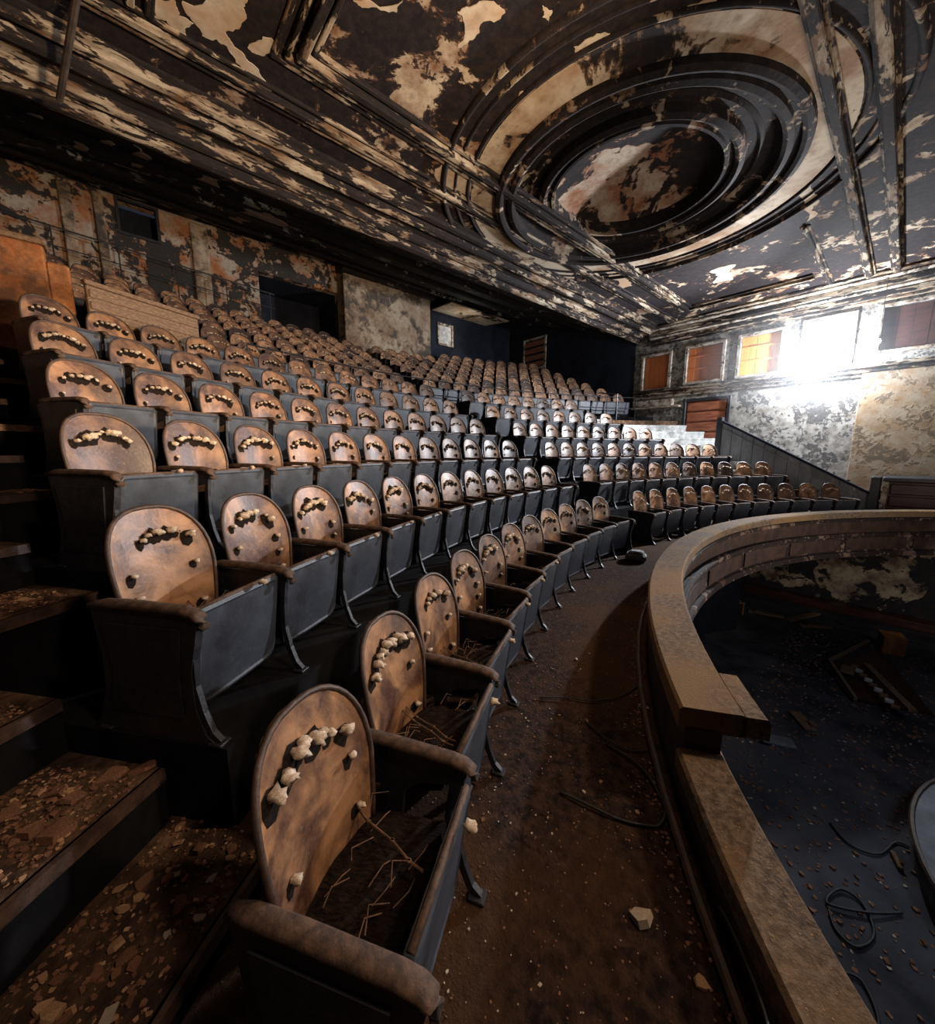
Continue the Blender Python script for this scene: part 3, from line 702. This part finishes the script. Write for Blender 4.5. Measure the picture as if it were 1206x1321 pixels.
for i in range(NL):
    r, z, ya, yb = lowrow(i)
    fill(r, z, ya - .02, CY - .45, i, 'lower', 'near'); fill(r, z, CY + .45, yb, i, 'lower', 'far')
for j in range(NU):
    r, z, ya, yb = uprow(j)
    fill(r, z, ya, CY - .3, j, 'upper', 'near', .575); fill(r, z, CY + .3, yb, j, 'upper', 'far', .575)
seats = [q for q in seats if not (P(q[1], q[2], 0)[0] < -13.95 and 6.2 < P(q[1], q[2], 0)[1] < 11.1)]
seats.sort(key=lambda s: s[0])
ROWN = ['front', 'second', 'third', 'fourth', 'fifth', 'sixth', 'rearmost']
protos = {}
def get(kind, seed, end, other):
    key = (kind, seed, end, other)
    if key not in protos: protos[key] = [make_seat(seed + kind * 100, kind, end, other), False]
    t, used = protos[key]
    if not used: protos[key][1] = True; return t
    return copy_tree(t)
rest = MB(); restm = []
rnd = random.Random(21)
SPECIAL = {('lower', 'near', 0, 0): 'nearest theatre seat, big brown backrest with pale tufts, beside the balcony walkway',
           ('lower', 'near', 0, 1): 'second nearest front row theatre seat, orange brown back with a bulging right tuft',
           ('lower', 'near', 1, 0): 'end theatre seat of second row, wide orange back above black end panel by stairs'}
back_objs = []
far_parts = {}
for idx, (d, r, a, z, row, tier, side, k, first, last, n) in enumerate(seats):
    x, y, _ = P(r, a, z)
    rz = -a - (.12 if tier == 'lower' and side == 'near' and row == 0 else 0)
    if idx < 300:
        lod = 0 if d < 4.6 and tier == 'lower' else 1 if d < 8.5 else 2
        seed = rnd.randrange(10 if lod == 0 else 6)
        if tier == 'lower': end, other = (first, last)
        else: end, other = first and side == 'far', last and side == 'near'
        t = get(lod, seed, end, other)
        jz = rnd.uniform(-.02, .02)
        t.location = (x, y, z); t.rotation_euler = (0, 0, rz + jz)
        lab = SPECIAL.get((tier, side, row, k))
        if not lab:
            ref = ('from the near stairs' if tier == 'lower' else 'from the near wall') if side == 'near' else 'right of the centre aisle'
            lab = f'scorched tip-up theatre seat, {ordn(k)} {ref}, {ROWN[row]} row of the {tier} tier'
        t['label'] = lab; t['group'] = f'theatre seats of the {ROWN[row]} {tier} row'
    else:
        mx = Matrix.Translation((x, y, z)) @ Matrix.Rotation(rz, 4, 'Z')
        v_ = rnd.randrange(4)
        for nm, mt, fn in (('back', 'back', lambda: back_mesh(4, 5)[0]), ('pan', 'panel', pan_mesh), ('arm', 'arm', arm_mesh), ('tuft', 'tuft', None), ('std', 'iron', standard_mesh)):
            key = (nm, v_)
            if key not in far_parts:
                if nm == 'tuft':
                    b2 = MB(); rr = random.Random(v_)
                    for q in tuft_pts(rr, False): tuft_geo(b2, rr, *q, 1)
                    far_parts[key] = b2
                else: far_parts[key] = fn()
            src = far_parts[key]
            if nm in ('arm', 'std'): sh = mx @ Matrix.Translation((0, YS, 0))
            else: sh = mx
            restm.append((mt, [tuple(sh @ Vector(q)) for q in src.v], src.f))
# the seats beyond the three hundred nearest, as one object
mats = ['back', 'panel', 'arm', 'tuft', 'iron']; vs = []; fs = []; mi = []
for mt, v_, f_ in restm:
    b = len(vs); vs += v_; fs += [tuple(i + b for i in q) for q in f_]; mi += [mats.index(mt)] * len(f_)
me = bpy.data.meshes.new('theatre_seats'); me.from_pydata(vs, [], fs)
for q in mats: me.materials.append(M[q])
me.polygons.foreach_set('material_index', mi)
o = bpy.data.objects.new('theatre_seats', me); COL.objects.link(o); o['kind'] = 'stuff'
tag(o, 'mass of small scorched theatre seats in the topmost rows of the upper tier', 'theatre seats')

# ------------------------------------------------------------------ railings of the upper tier
def pipe_rail(r, ya, yb, z0, h, label, nposts, mid=True):
    t = thing('pipe_railing', label, 'railing'); a0, a1 = ang(r, ya), ang(r, yb)
    hs = [h, h * .55] if mid else [h]
    for hh in hs:
        m = MB(); m.tube([P(r, a0 + (a1 - a0) * i / 40, z0 + hh) for i in range(41)], .018, 6); m.build('rail_pipe', 'iron', t)
    for k in range(nposts):
        a = a0 + (a1 - a0) * k / (nposts - 1); m = MB(); p = P(r, a, z0)
        m.tube([p, (p[0], p[1], z0 + h)], .016, 6, up=(1, 0, 0)); m.bbox(p[0] - .04, p[0] + .04, p[1] - .04, p[1] + .04, z0, z0 + .015, .003); m.build('post', 'iron', t)
pipe_rail(16.72, 2.0, 15.6, 3.0, .95, 'thin black pipe railing along the cross aisle in front of the upper tier', 12)
t = thing('pipe_railing', 'thin black handrail with posts before the back wall at upper left', 'railing')
m = MB(); m.tube([(-14.75, -2.3, 7.45), (-14.75, 4.2, 7.05)], .02, 6); m.build('rail_pipe', 'iron', t)
m = MB(); m.tube([(-14.75, -2.3, 7.0), (-14.75, 4.2, 6.6)], .014, 6); m.build('rail_pipe', 'iron', t)
for q in range(6):
    y = -2.2 + q * 1.25; m = MB(); m.tube([(-14.75, y, 5.1), (-14.75, y, 7.44 - .0615 * (y + 2.3))], .016, 6, up=(1, 0, 0)); m.build('post', 'iron', t)
# low walls where the stairs reach the cross aisle
t = thing('low_wall', 'orange plaster low wall at the head of the near stairs', 'wall')
m = MB(); m.bbox(-8.02, -7.80, -2.6, -.60, 3.0, 4.46, .02); m.build('wall_body', 'orange', t)
m = MB(); m.bbox(-8.06, -7.76, -2.62, -.56, 4.46, 4.53, .02); m.build('coping', 'tan', t)
m = MB(); m.bbox(-8.0, -7.82, -.60, -.38, 3.0, 4.28, .02); m.build('low_return', 'orange', t)
t = thing('barrier_panel', 'tan wooden barrier panel standing in the cross aisle behind the sixth lower row', 'barrier')
mx = Matrix.Translation((-7.72, .22, 3.0)) @ Matrix.Rotation(.48, 4, 'Z')
m = MB(); m.bbox(-.03, .03, -.52, .95, 0, .98, .01, mx); m.build('panel_board', 'tan', t)
for q in range(6):
    m = MB(); m.bbox(.025, .05, -.50, .93, .08 + q * .15, .18 + q * .15, .008, mx); m.build('panel_slat', 'tan', t)
m = MB(); m.bbox(-.04, .06, -.54, .97, .98, 1.04, .01, mx); m.build('panel_cap', 'tan', t)

# ------------------------------------------------------------------ far side: pale stepped wall, sloping parapet, red door box
t = thing('stepped_wall', 'pale stepped side wall of the far staircase, brightly lit', 'wall')
for k in range(5, 12):
    r, z = stair(k); a = ang(r, 13.1 - .09 * (k - 5)); p = P(r + .26, a, z)
    mx = Matrix.Translation(p) @ Matrix.Rotation(-a, 4, 'Z')
    m = MB(); m.bbox(-.24, .25, -.12, .12, -.3, .34, .02, mx); m.build('stone_block', 'white', t)
    m = MB(); m.bbox(-.27, .27, -.15, .15, .34, .40, .012, mx); m.build('coping', 'white', t)
m = MB(); m.tube([(-7.6, 13.0, 3.9), (-6.95, 13.1, 3.8), (-6.95, 13.1, 2.9)], .018, 6, up=(0, 1, 0)); m.build('handrail', 'iron', t)
t = thing('stair_parapet', 'long grey boarded parapet sloping down beside the far stairs', 'parapet')
L = [(-4.25, 2.78), (-.55, .62), (-.52, -.05), (-4.2, 1.3)]
nb = 12
for k in range(nb):
    f0, f1 = k / nb, (k + 1) / nb - .004
    xa, xb = L[0][0] + (L[1][0] - L[0][0]) * f0, L[0][0] + (L[1][0] - L[0][0]) * f1
    ta, tb = L[0][1] + (L[1][1] - L[0][1]) * f0, L[0][1] + (L[1][1] - L[0][1]) * f1
    ba, bb = L[3][1] + (L[2][1] - L[3][1]) * f0, L[3][1] + (L[2][1] - L[3][1]) * f1
    m = MB(); m.prism([(xa, ba), (xb, bb), (xb, tb), (xa, ta)], 15.25 + .006 * (k % 2), 15.37); m.build('board', 'slope', t)
m = MB(); m.sweep([(-4.32, 15.3, 2.84), (-.5, 15.3, .62)], [(-.09, -.03), (.09, -.03), (.09, .03), (-.09, .03)]); m.build('handrail_cap', 'far_dark', t)
m = MB(); m.sweep([(-4.3, 15.24, 2.60), (-.52, 15.24, .40)], [(-.02, -.02), (.02, -.02), (.02, .02), (-.02, .02)]); m.build('moulding', 'slope', t)
m = MB(); m.bbox(-4.42, -4.24, 15.2, 15.42, 1.1, 2.95, .02); m.build('newel_post', 'iron', t)
m = MB(); m.bbox(-.56, -.36, 15.12, 15.42, .01, 1.12, .02); m.build('newel_post', 'iron', t)
t = thing('vestibule_box', 'dark red panelled vestibule box with black top at the foot of the far stairs', 'vestibule')
m = MB(); m.bbox(-.34, 1.9, 15.1, 16.4, .01, 1.0, .02); m.build('box_body', 'darkwood', t)
m = MB(); m.bbox(-.34, 1.95, 15.0, 16.4, 1.0, 1.12, .02); m.build('box_top', 'iron', t)
for k in range(3):
    m = MB(); m.bbox(-.18, 1.85, 15.04, 15.1, .03 + .32 * k, .30 + .32 * k, .02); m.build('door_panel', 'darkwood', t)
m = MB(); m.bbox(-.33, -.22, 15.02, 15.1, .01, 1.0, .01); m.build('jamb', 'frame', t)

# windows at the rear: one on the back wall, one on the far wall
def rear_window(nm, plane, c, a0, a1, z0, z1, panem, boards=0):
    t = bpy.data.objects.new(nm, None); COL.objects.link(t); t['kind'] = 'structure'
    def bxx(p0, p1, d0, d1, q0, q1, n2, mt):
        mb = MB()
        if plane == 'x': mb.bbox(c + d0, c + d1, p0, p1, q0, q1, .008)
        else: mb.bbox(p0, p1, c - d1, c - d0, q0, q1, .008)
        mb.build(n2, mt, t)
    for q in [(a0 - .1, a0), (a1, a1 + .1)]: bxx(q[0], q[1], -.02, .08, z0 - .1, z1 + .1, 'window_frame', 'frame')
    for q in [(z0 - .1, z0), (z1, z1 + .1)]: bxx(a0, a1, -.02, .08, q[0], q[1], 'window_frame', 'frame')
    bxx(a0, a1, .0, .02, z0, z1, 'pane', panem)
    for k in range(boards):
        h = (z1 - z0) / boards; bxx(a0, a1, .02, .05, z0 + h * k + .04, z0 + h * (k + 1) - .06, 'board', 'redwood')
rear_window('window_6', 'x', XB, 11.6, 12.35, 6.95, 7.75, 'white')
rear_window('window_7', 'y', YF - .02, -14.2, -12.9, 6.2, 7.6, 'far_dark', 4)
# pale flaking ceiling patch panel over window 6
m = MB(); m.add([(-15.3, 11.2, 8.35), (-13.6, 11.0, 8.15), (-13.6, 14.6, 8.15), (-15.3, 14.6, 8.35), (-15.3, 11.2, 8.3), (-13.6, 11.0, 8.1), (-13.6, 14.6, 8.1), (-15.3, 14.6, 8.3)],
                [(0, 1, 2, 3), (7, 6, 5, 4), (0, 4, 5, 1), (1, 5, 6, 2), (2, 6, 7, 3), (3, 7, 4, 0)])
struct(m, 'ceiling_soffit', M['ceil_band'])
light('soffit_light', 'POINT', (-14.3, 12.3, 7.3), None, 26, (1, .93, .82), .1)  # bare point light under the soffit, no fitting modelled
light('booth_glow', 'SPOT', (-11.6, 8.2, 6.1), (-14.7, 8.8, 6.8), 60, (1, .86, .68), .2, spot=75)

# ------------------------------------------------------------------ lamps
t = thing('work_lamp', 'round work lamp blazing white on the ledge below the fourth far window', 'lamp', (-1.95, 16.42, 4.30))
m = MB(); m.bbox(-.08, .08, -.06, .06, 0, .03, .008); m.build('lamp_base', 'iron', t)
m = MB(); m.tube([(0, 0, .02), (0, 0, .34)], .015, 6, up=(1, 0, 0)); m.build('lamp_stem', 'iron', t)
mb = MB(); pr_ = [(0.0, .10), (.06, .09), (.12, .02), (.15, -.07), (.14, -.075), (.11, .0)]
k = len(pr_); nn = 20; rot = Matrix.Translation((0, 0, .45)) @ (Vector((-.3, 1, .15)).to_track_quat('Z', 'Y').to_matrix().to_4x4())
mb.add([(r * math.cos(2 * PI * i / nn), r * math.sin(2 * PI * i / nn), z) for i in range(nn) for r, z in pr_], [(i * k + q, i * k + q + 1, ((i + 1) % nn) * k + q + 1, ((i + 1) % nn) * k + q) for i in range(nn) for q in range(k - 1)], rot)
mb.build('reflector', 'white', t)
mb = MB(); mb.add([(.13 * math.cos(2 * PI * i / nn), .13 * math.sin(2 * PI * i / nn), -.05) for i in range(nn)] + [(0, 0, -.10)], [(i, (i + 1) % nn, nn) for i in range(nn)], rot); mb.build('lamp_glass', 'bulb', t)
t = thing('hanging_bulb', 'small bright bulb hanging by the far wall right of the work lamp', 'lamp', (-.89, 16.1, 4.85))
m = MB(); m.tube([(0, 0, .12), (0, 0, 1.8)], .008, 5, up=(1, 0, 0)); m.build('cord', 'cable', t)
m = MB(); m.tube([(0, 0, .06), (0, 0, .15)], .025, 8, up=(1, 0, 0)); m.build('socket', 'iron', t)
mb = MB(); nn = 12; prf = [(0, -.07), (.03, -.06), (.05, -.02), (.045, .02), (.025, .06), (.02, .07)]; k = len(prf)
mb.add([(r * math.cos(2 * PI * i / nn), r * math.sin(2 * PI * i / nn), z) for i in range(nn) for r, z in prf], [(i * k + q, i * k + q + 1, ((i + 1) % nn) * k + q + 1, ((i + 1) % nn) * k + q) for i in range(nn) for q in range(k - 1)])
mb.build('bulb', 'bulb', t, True)

# hanging pipe frame at the upper left
t = thing('hanging_pipe', 'thin brown pipe bent in an L hanging under the upper left ceiling', 'pipe')
m = MB(); m.tube([(-6.1, .15, 6.75), (-7.3, -.22, 6.0)], .035, 8); m.build('drop_pipe', 'rod', t)
m = MB(); m.tube([(-7.3, -.22, 6.0), (-8.2, -2.6, 6.05)], .03, 8); m.build('level_pipe', 'rod', t)

# ------------------------------------------------------------------ debris
def chip(rnd, s, flat=.22):
    n = rnd.randint(4, 6); mb = MB(); ph = rnd.uniform(0, 6)
    top = []; bot = []
    for i in range(n):
        a = ph + 2 * PI * i / n + rnd.uniform(-.3, .3); r = s * rnd.uniform(.55, 1.1)
        top.append((r * math.cos(a), r * math.sin(a) * .8, s * flat * rnd.uniform(.7, 1.3))); bot.append((r * 1.08 * math.cos(a), r * .86 * math.sin(a), 0))
    fs = [tuple(range(n)), tuple(reversed(range(n, 2 * n)))] + [(i, i + n, (i + 1) % n + n, (i + 1) % n) for i in range(n)]
    return mb.add(top + bot, fs)
rnd = random.Random(5)
chips = []
for q in range(12):
    mb = chip(rnd, 1.0, rnd.uniform(.2, .6)); me = bpy.data.meshes.new('plaster_chip'); me.from_pydata(mb.v, [], mb.f); chips.append(me)
chipm = {}
def put_chip(x, y, z, s, mt, label, cat, group=None, name='plaster_flake'):
    key = (rnd.randrange(12), mt)
    if key not in chipm: me = chips[key[0]].copy(); me.materials.append(M[mt]); chipm[key] = me
    o = bpy.data.objects.new(name, chipm[key]); COL.objects.link(o)
    o.location = (x, y, z); o.scale = (s, s, s); o.rotation_euler = (rnd.uniform(-.3, .3), rnd.uniform(-.3, .3), rnd.uniform(0, 6))
    tag(o, label, cat, group); return o
for (x, y, s, lab) in [(-.46, 1.28, .05, 'largest pale plaster flake lying alone in the middle of the walkway'),
                       (-.25, 1.26, .03, 'tan plaster flake near the rail foot at the bottom of the walkway'),
                       (-1.0, 2.52, .05, 'long pale plaster flake against the rail foot beside the raised capping')]:
    put_chip(x, y, .004, s, 'flake3' if 'pale' in lab else 'flake1', lab, 'plaster flake')
def seg_chips(k, n, lab, grp, smin, smax, ymin=-2.2):
    r0, z = stair(k)
    for q in range(n):
        r = rnd.uniform(r0 + .05, r0 + .48); ae = ang(*LR[(k + 1) // 2]) - .02 if k else -.635; a = rnd.uniform(ang(r, ymin), ae); p = P(r, a, z)
        mt = rnd.choice(['flake1', 'flake2', 'flake2', 'flake2', 'flake1', 'flake3', 'flake1', 'flake2']); sz = rnd.uniform(smin, smax) * (1.0 if rnd.random() < .8 else 1.5)
        cn = {'flake1': 'tan', 'flake2': 'dark brown', 'flake3': 'pale cream'}[mt]; sn = 'large' if sz > smax else 'small' if sz < (smin + smax) / 2 else 'middling'
        put_chip(p[0], p[1], p[2] + rnd.uniform(.0, .02), sz, mt, f'{sn} {cn} {lab}', 'plaster flake', f'{sn} {cn} {grp}')
seg_chips(0, 60, 'flake of fallen plaster on the lowest, widest near stair step', 'plaster flakes on the lowest near step', .012, .030, -.5)
seg_chips(1, 60, 'flake of fallen plaster on the second near stair step', 'plaster flakes on the second near step', .012, .034, -.7)
seg_chips(2, 40, 'flake of fallen plaster on the third near stair step', 'plaster flakes on the third near step', .015, .04)
seg_chips(3, 25, 'flake of fallen plaster on the fourth near stair step', 'plaster flakes on the fourth near step', .015, .04)
for q, (y, r, s) in enumerate([(-.10, 11.38, .055), (-.20, 11.46, .07), (-.34, 11.4, .06), (.0, 11.36, .045)]):
    a = ang(r, y); p = P(r, a, stair(1)[1])
    put_chip(p[0], p[1], p[2], s, ['flake2', 'flake2', 'flake2', 'flake3'][q], ['brown rubble lump at the outer end of the second near step', 'biggest brown rubble lump standing on the second near step', 'leftmost brown rubble lump of three on the second near step', 'white plaster lump at the very corner of the second near step'][q], 'rubble', name='rubble_lump')
for q in range(22):
    r = rnd.uniform(9.15, 9.95); a = rnd.uniform(-.74, -.45); p = P(r, a, 0)
    put_chip(p[0], p[1], .002, rnd.uniform(.008, .02), rnd.choice(['flake1', 'flake3', 'flake2']), 'small plaster crumb scattered on the brown walkway floor', 'plaster crumb', 'plaster crumbs on the walkway', 'plaster_crumb')
def rubble(name, n, fn, s0, s1, mt, label):
    mb = MB()
    for q in range(n):
        x, y, z = fn(); s = rnd.uniform(s0, s1); c = chips[rnd.randrange(12)]
        a = rnd.uniform(0, 6); mx = Matrix.Translation((x, y, z)) @ Matrix.Rotation(a, 4, 'Z') @ Matrix.Rotation(rnd.uniform(-.4, .4), 4, 'X') @ Matrix.Scale(s, 4)
        mb.add([v.co for v in c.vertices], [tuple(p.vertices) for p in c.polygons], mx)
    me = bpy.data.meshes.new(name); me.from_pydata(mb.v, [], mb.f); me.materials.append(M[mt])
    o = bpy.data.objects.new(name, me); COL.objects.link(o); tag(o, label, 'rubble'); o['kind'] = 'stuff'
def f_walk():
    r = rnd.uniform(9.03, 10.1); a = rnd.uniform(-.80, .2); return P(r, a, .001)
def f_edge():
    r = 9.03 + abs(rnd.gauss(0, .07)); a = rnd.uniform(-.80, .2); return P(r, a, .001)
def f_seat():
    r = rnd.uniform(9.6, 10.75); a = rnd.uniform(-.80, .0); return P(r, a, .001)
def f_stairs(k0, k1):
    def f():
        k = rnd.randint(k0, k1); r0, z = stair(k); r = rnd.uniform(r0 + .03, r0 + .5); return P(r, rnd.uniform(ang(r, max(-2.3, -.9 - .25 * k)), ang(*LR[min((k + 1) // 2, 5)]) - .012 if k else -.605), z + rnd.uniform(0, .012))
    return f
rubble('fine_rubble', 2600, f_walk, .002, .007, 'flake2', 'fine brown rubble strewn over the walkway floor')
rubble('fine_rubble', 500, f_walk, .0015, .005, 'flake3', 'pale grit specks scattered over the walkway floor')
rubble('fine_rubble', 900, f_edge, .004, .014, 'flake2', 'band of crumbled brown rubble along the foot of the balcony rail')
rubble('fine_rubble', 700, f_seat, .003, .009, 'flake3', 'grey grit and crumbs under the front row of seats')
rubble('fine_rubble', 5200, f_stairs(0, 3), .003, .014, 'flake2', 'dense brown litter covering the near stair steps')
rubble('fine_rubble', 2000, f_stairs(0, 3), .003, .012, 'flake1', 'tan plaster crumbs mixed through the litter on the near steps')
rubble('fine_rubble', 1200, f_stairs(3, 8), .006, .02, 'flake2', 'brown litter on the upper steps of the near stairs')
def f_rail():
    if rnd.random() < .4: r = rnd.uniform(8.8, 8.98); a = rnd.uniform(-.8, A_B - .01); return P(r, a, .27)
    r = rnd.uniform(8.73, 8.98); a = rnd.uniform(A_B + .01, .1); return P(r, a, .5)
rubble('fine_rubble', 700, f_rail, .0015, .004, 'flake1', 'tan grit lying on the capping of the balcony rail')
def f_pit(): return (rnd.uniform(-1.6, 1.2), rnd.uniform(4.5, 14.0), -3.2)
rubble('fine_rubble', 260, f_pit, .008, .03, 'flake3', 'pale scraps scattered over the pit floor below the balcony')
rubble('fine_rubble', 1600, f_pit, .008, .04, 'flake2', 'dark rubble strewn over the pit floor below the balcony')

# cables on the walkway and in the pit
def cable(pts, r, label, z=None):
    out = []
    P_ = [Vector(p) for p in pts]
    for i in range(len(P_) - 1):
        p0 = P_[max(i - 1, 0)]; p1 = P_[i]; p2 = P_[i + 1]; p3 = P_[min(i + 2, len(P_) - 1)]
        for k in range(6):
            t_ = k / 6; out.append(.5 * ((2 * p1) + (p2 - p0) * t_ + (2 * p0 - 5 * p1 + 4 * p2 - p3) * t_ ** 2 + (3 * p1 - p0 - 3 * p2 + p3) * t_ ** 3))
    out.append(P_[-1]); m = MB(); m.tube(out, r, 5); o = m.build('cable', 'cable', None, True); tag(o, label, 'cable')

cable([(-.99, 1.51, .012), (-.84, 1.55, .02), (-.71, 1.60, .012), (-.62, 1.66, .012), (-.57, 1.72, .012), (-.60, 1.84, .012), (-.78, 1.98, .02), (-1.0, 2.0, .012)], .007, 'dark cable curling across the brown walkway towards the rail')
cable([(-1.19, 2.08, .012), (-1.0, 2.03, .02), (-.88, 2.06, .012), (-.80, 2.16, .012)], .005, 'short thin wire end on the walkway beyond the curled cable')
cable([(-1.55, 2.05, .012), (-1.4, 2.2, .02), (-1.25, 2.32, .02), (-1.15, 2.6, .012), (-1.2, 3.0, .012), (-1.45, 3.4, .012)], .005, 'long thin wire running up the middle of the walkway')
cable([(-.02, 1.03, .275), (-.10, 1.22, .20), (-.20, 1.38, .15), (-.26, 1.47, .10), (-.28, 1.52, .02)], .005, 'thin cord hanging down the near rail face')
cable([(.02, 5.24, -3.18), (.10, 5.05, -3.18), (.25, 5.02, -3.18), (.36, 5.3, -3.18), (.26, 5.6, -3.18), (.08, 5.6, -3.17), (.0, 5.3, -3.17), (.3, 5.5, -3.16), (.55, 5.8, -3.18)], .014, 'loops of black cable on the grey pit floor')
cable([(-.1, 6.6, -3.18), (.1, 6.4, -3.18), (.35, 6.5, -3.18), (.5, 6.9, -3.18), (.7, 6.9, -3.18)], .012, 'black cable lying on the pit floor above the looped one')
cable([(.2, 4.3, -3.18), (.35, 4.25, -3.18), (.42, 4.45, -3.18), (.3, 4.7, -3.18), (.15, 4.6, -3.18), (.2, 4.35, -3.17)], .012, 'small ring of cable at the bottom right of the pit')

# things down in the pit
t = thing('orange_box', 'small orange box standing in the pit at right', 'box', (.30, 13.9, -3.2), .3)
m = MB(); m.bbox(-.2, .2, -.2, .2, 0, .42, .015); m.build('box_body', 'board', t)
m = MB(); m.bbox(-.22, .22, -.22, .22, .42, .46, .01); m.build('box_lid', 'board', t)
t = thing('broken_cabinet', 'overturned cabinet with pale edges and a row of slats, lying in the pit', 'cabinet', (.0, 11.6, -3.2), 0)
def bar3(p, q, w_, h, nm, mt, par):
    m = MB(); m.sweep([p, q], [(-w_, -h), (w_, -h), (w_, h), (-w_, h)]); return m.build(nm, mt, par)
bar3((-.62, .1, .2), (-.08, 2.0, .25), .03, .03, 'edge_rail', 'tan', t)
bar3((-.62, .1, .2), (-.10, -1.2, .1), .03, .03, 'edge_rail', 'tan', t)
m = MB(); m.add([(-.55, .1, .05), (-.05, -1.1, .02), (.9, -.6, .02), (.1, 1.9, .05), (-.55, .1, .14), (-.05, -1.1, .06), (.9, -.6, .06), (.1, 1.9, .16)], [(3, 2, 1, 0), (4, 5, 6, 7), (0, 1, 5, 4), (1, 2, 6, 5), (2, 3, 7, 6), (3, 0, 4, 7)]); m.build('cabinet_back', 'darkwood', t)
bar3((-.05, .25, .3), (.62, -1.35, .3), .06, .03, 'long_slat', 'strand', t)
for k in range(9):
    f = k / 8; x = -.22 + f * .62; y = .10 - f * 1.35
    m = MB(); m.bbox(x - .05, x + .07, y - .05, y + .05, .2, .26, .008); m.build('short_slat', 'white' if k % 2 else 'strand', t)
m = MB(); m.bbox(-.42, -.2, -.35, .0, .18, .25, .02); m.build('torn_pad', 'strand', t)
t = thing('slatted_crate', 'small pale slatted crate at the far end of the pit beneath the rail', 'crate', (-3.3, 13.5, -3.2), .9)
for k in range(5):
    m = MB(); m.bbox(-.5, .5, -.35 + k * .15, -.24 + k * .15, .38, .42, .006); m.build('slat', 'strand', t)
for x in (-.48, .43):
    m = MB(); m.bbox(x, x + .05, -.35, .37, .02, .38, .006); m.build('side_board', 'tan', t)
for q, (x, y, rz, lab) in enumerate([(-2.3, 14.3, .3, 'pale broken board lying in the pit near the crate'), (-1.5, 14.9, 1.2, 'long pale broken board lying nearest the dark pit wall'), (-1.15, 14.3, .7, 'short pale board crossing a long one in the pit'), (.5, 6.55, 1.9, 'tiny white stick lying on the grey pit floor'), (-.95, 7.9, .5, 'grey crumpled metal duct piece just beyond the rail'), (-.7, 8.9, 2.2, 'small brown board on the pit floor beyond the duct piece')]):
    L = [.45, .7, .4, .12, .3, .25][q]; W = [.1, .09, .07, .025, .12, .1][q]
    m = MB(); m.bbox(-L, L, -W, W, 0, .05, .01); m.bbox(-L * .7, -L * .2, -W * 1.5, -W * .4, .05, .09, .01)
    o = m.build('broken_board' if q != 4 else 'duct_piece', 'strand' if q != 4 else 'slope'); tag(o, lab, 'debris'); o.location = (x, y, -3.2); o.rotation_euler = (0, 0, rz)
t = thing('round_platform', 'round low grey platform edge at the right side of the pit', 'platform', (1.75, 7.1, -3.2))
mb = MB(); nn = 48
mb.add([(1.15 * math.cos(2 * PI * i / nn), 1.9 * math.sin(2 * PI * i / nn), z) for z in (0, .30) for i in range(nn)], [(i, (i + 1) % nn, (i + 1) % nn + nn, i + nn) for i in range(nn)] + [tuple(range(nn, 2 * nn))]); mb.build('platform_body', 'slope', t)
mb = MB(); mb.tube([(1.16 * math.cos(2 * PI * i / nn), 1.91 * math.sin(2 * PI * i / nn), .30) for i in range(nn)], .03, 6, close=True); mb.build('platform_rim', 'rim', t)
# lumber along the foot of the far pit wall
m = MB(); m.bbox(-5.5, 3, YF - .5, YF + .0, -3.2, -2.95, .03); struct(m, 'baseboard_far', 'darkwood')
t = thing('fallen_lump', 'grey rubble block on the walkway at the centre aisle', 'rubble', (-2.75, 6.1, 0), .4)
m = MB(); m.bbox(-.16, .16, -.12, .12, 0, .13, .035); m.build('lump_body', 'slope', t)
m = MB(); m.bbox(-.10, .12, -.08, .10, .12, .17, .03); m.build('lump_top', 'white', t)

# added scattering volume that imitates lens glare round the work lamp
def _glare(nt, b):
    v = nt.nodes.new('ShaderNodeVolumeScatter'); v.inputs['Color'].default_value = (.95, .97, 1, 1); v.inputs['Density'].default_value = .024
    v.inputs['Anisotropy'].default_value = .2
    out = nt.nodes['Material Output']
    for l in list(out.inputs['Surface'].links): nt.links.remove(l)
    nt.links.new(v.outputs[0], out.inputs['Volume'])
M['glare'] = mat('lamp_glare', _glare)
m = MB(); nn, kk = 24, 12
m.add([(-1.95 + 3.4 * math.sin(PI * i / kk) * math.cos(2 * PI * j / nn), 15.2 + 1.3 * math.sin(PI * i / kk) * math.sin(2 * PI * j / nn), 4.75 + 1.8 * math.cos(PI * i / kk)) for i in range(kk + 1) for j in range(nn)],
      [(i * nn + j, i * nn + (j + 1) % nn, (i + 1) * nn + (j + 1) % nn, (i + 1) * nn + j) for i in range(kk) for j in range(nn)])
hz = m.build('glare', 'glare'); tag(hz, 'added volume imitating bright haze glowing round the work lamp', 'glare'); hz['kind'] = 'stuff'
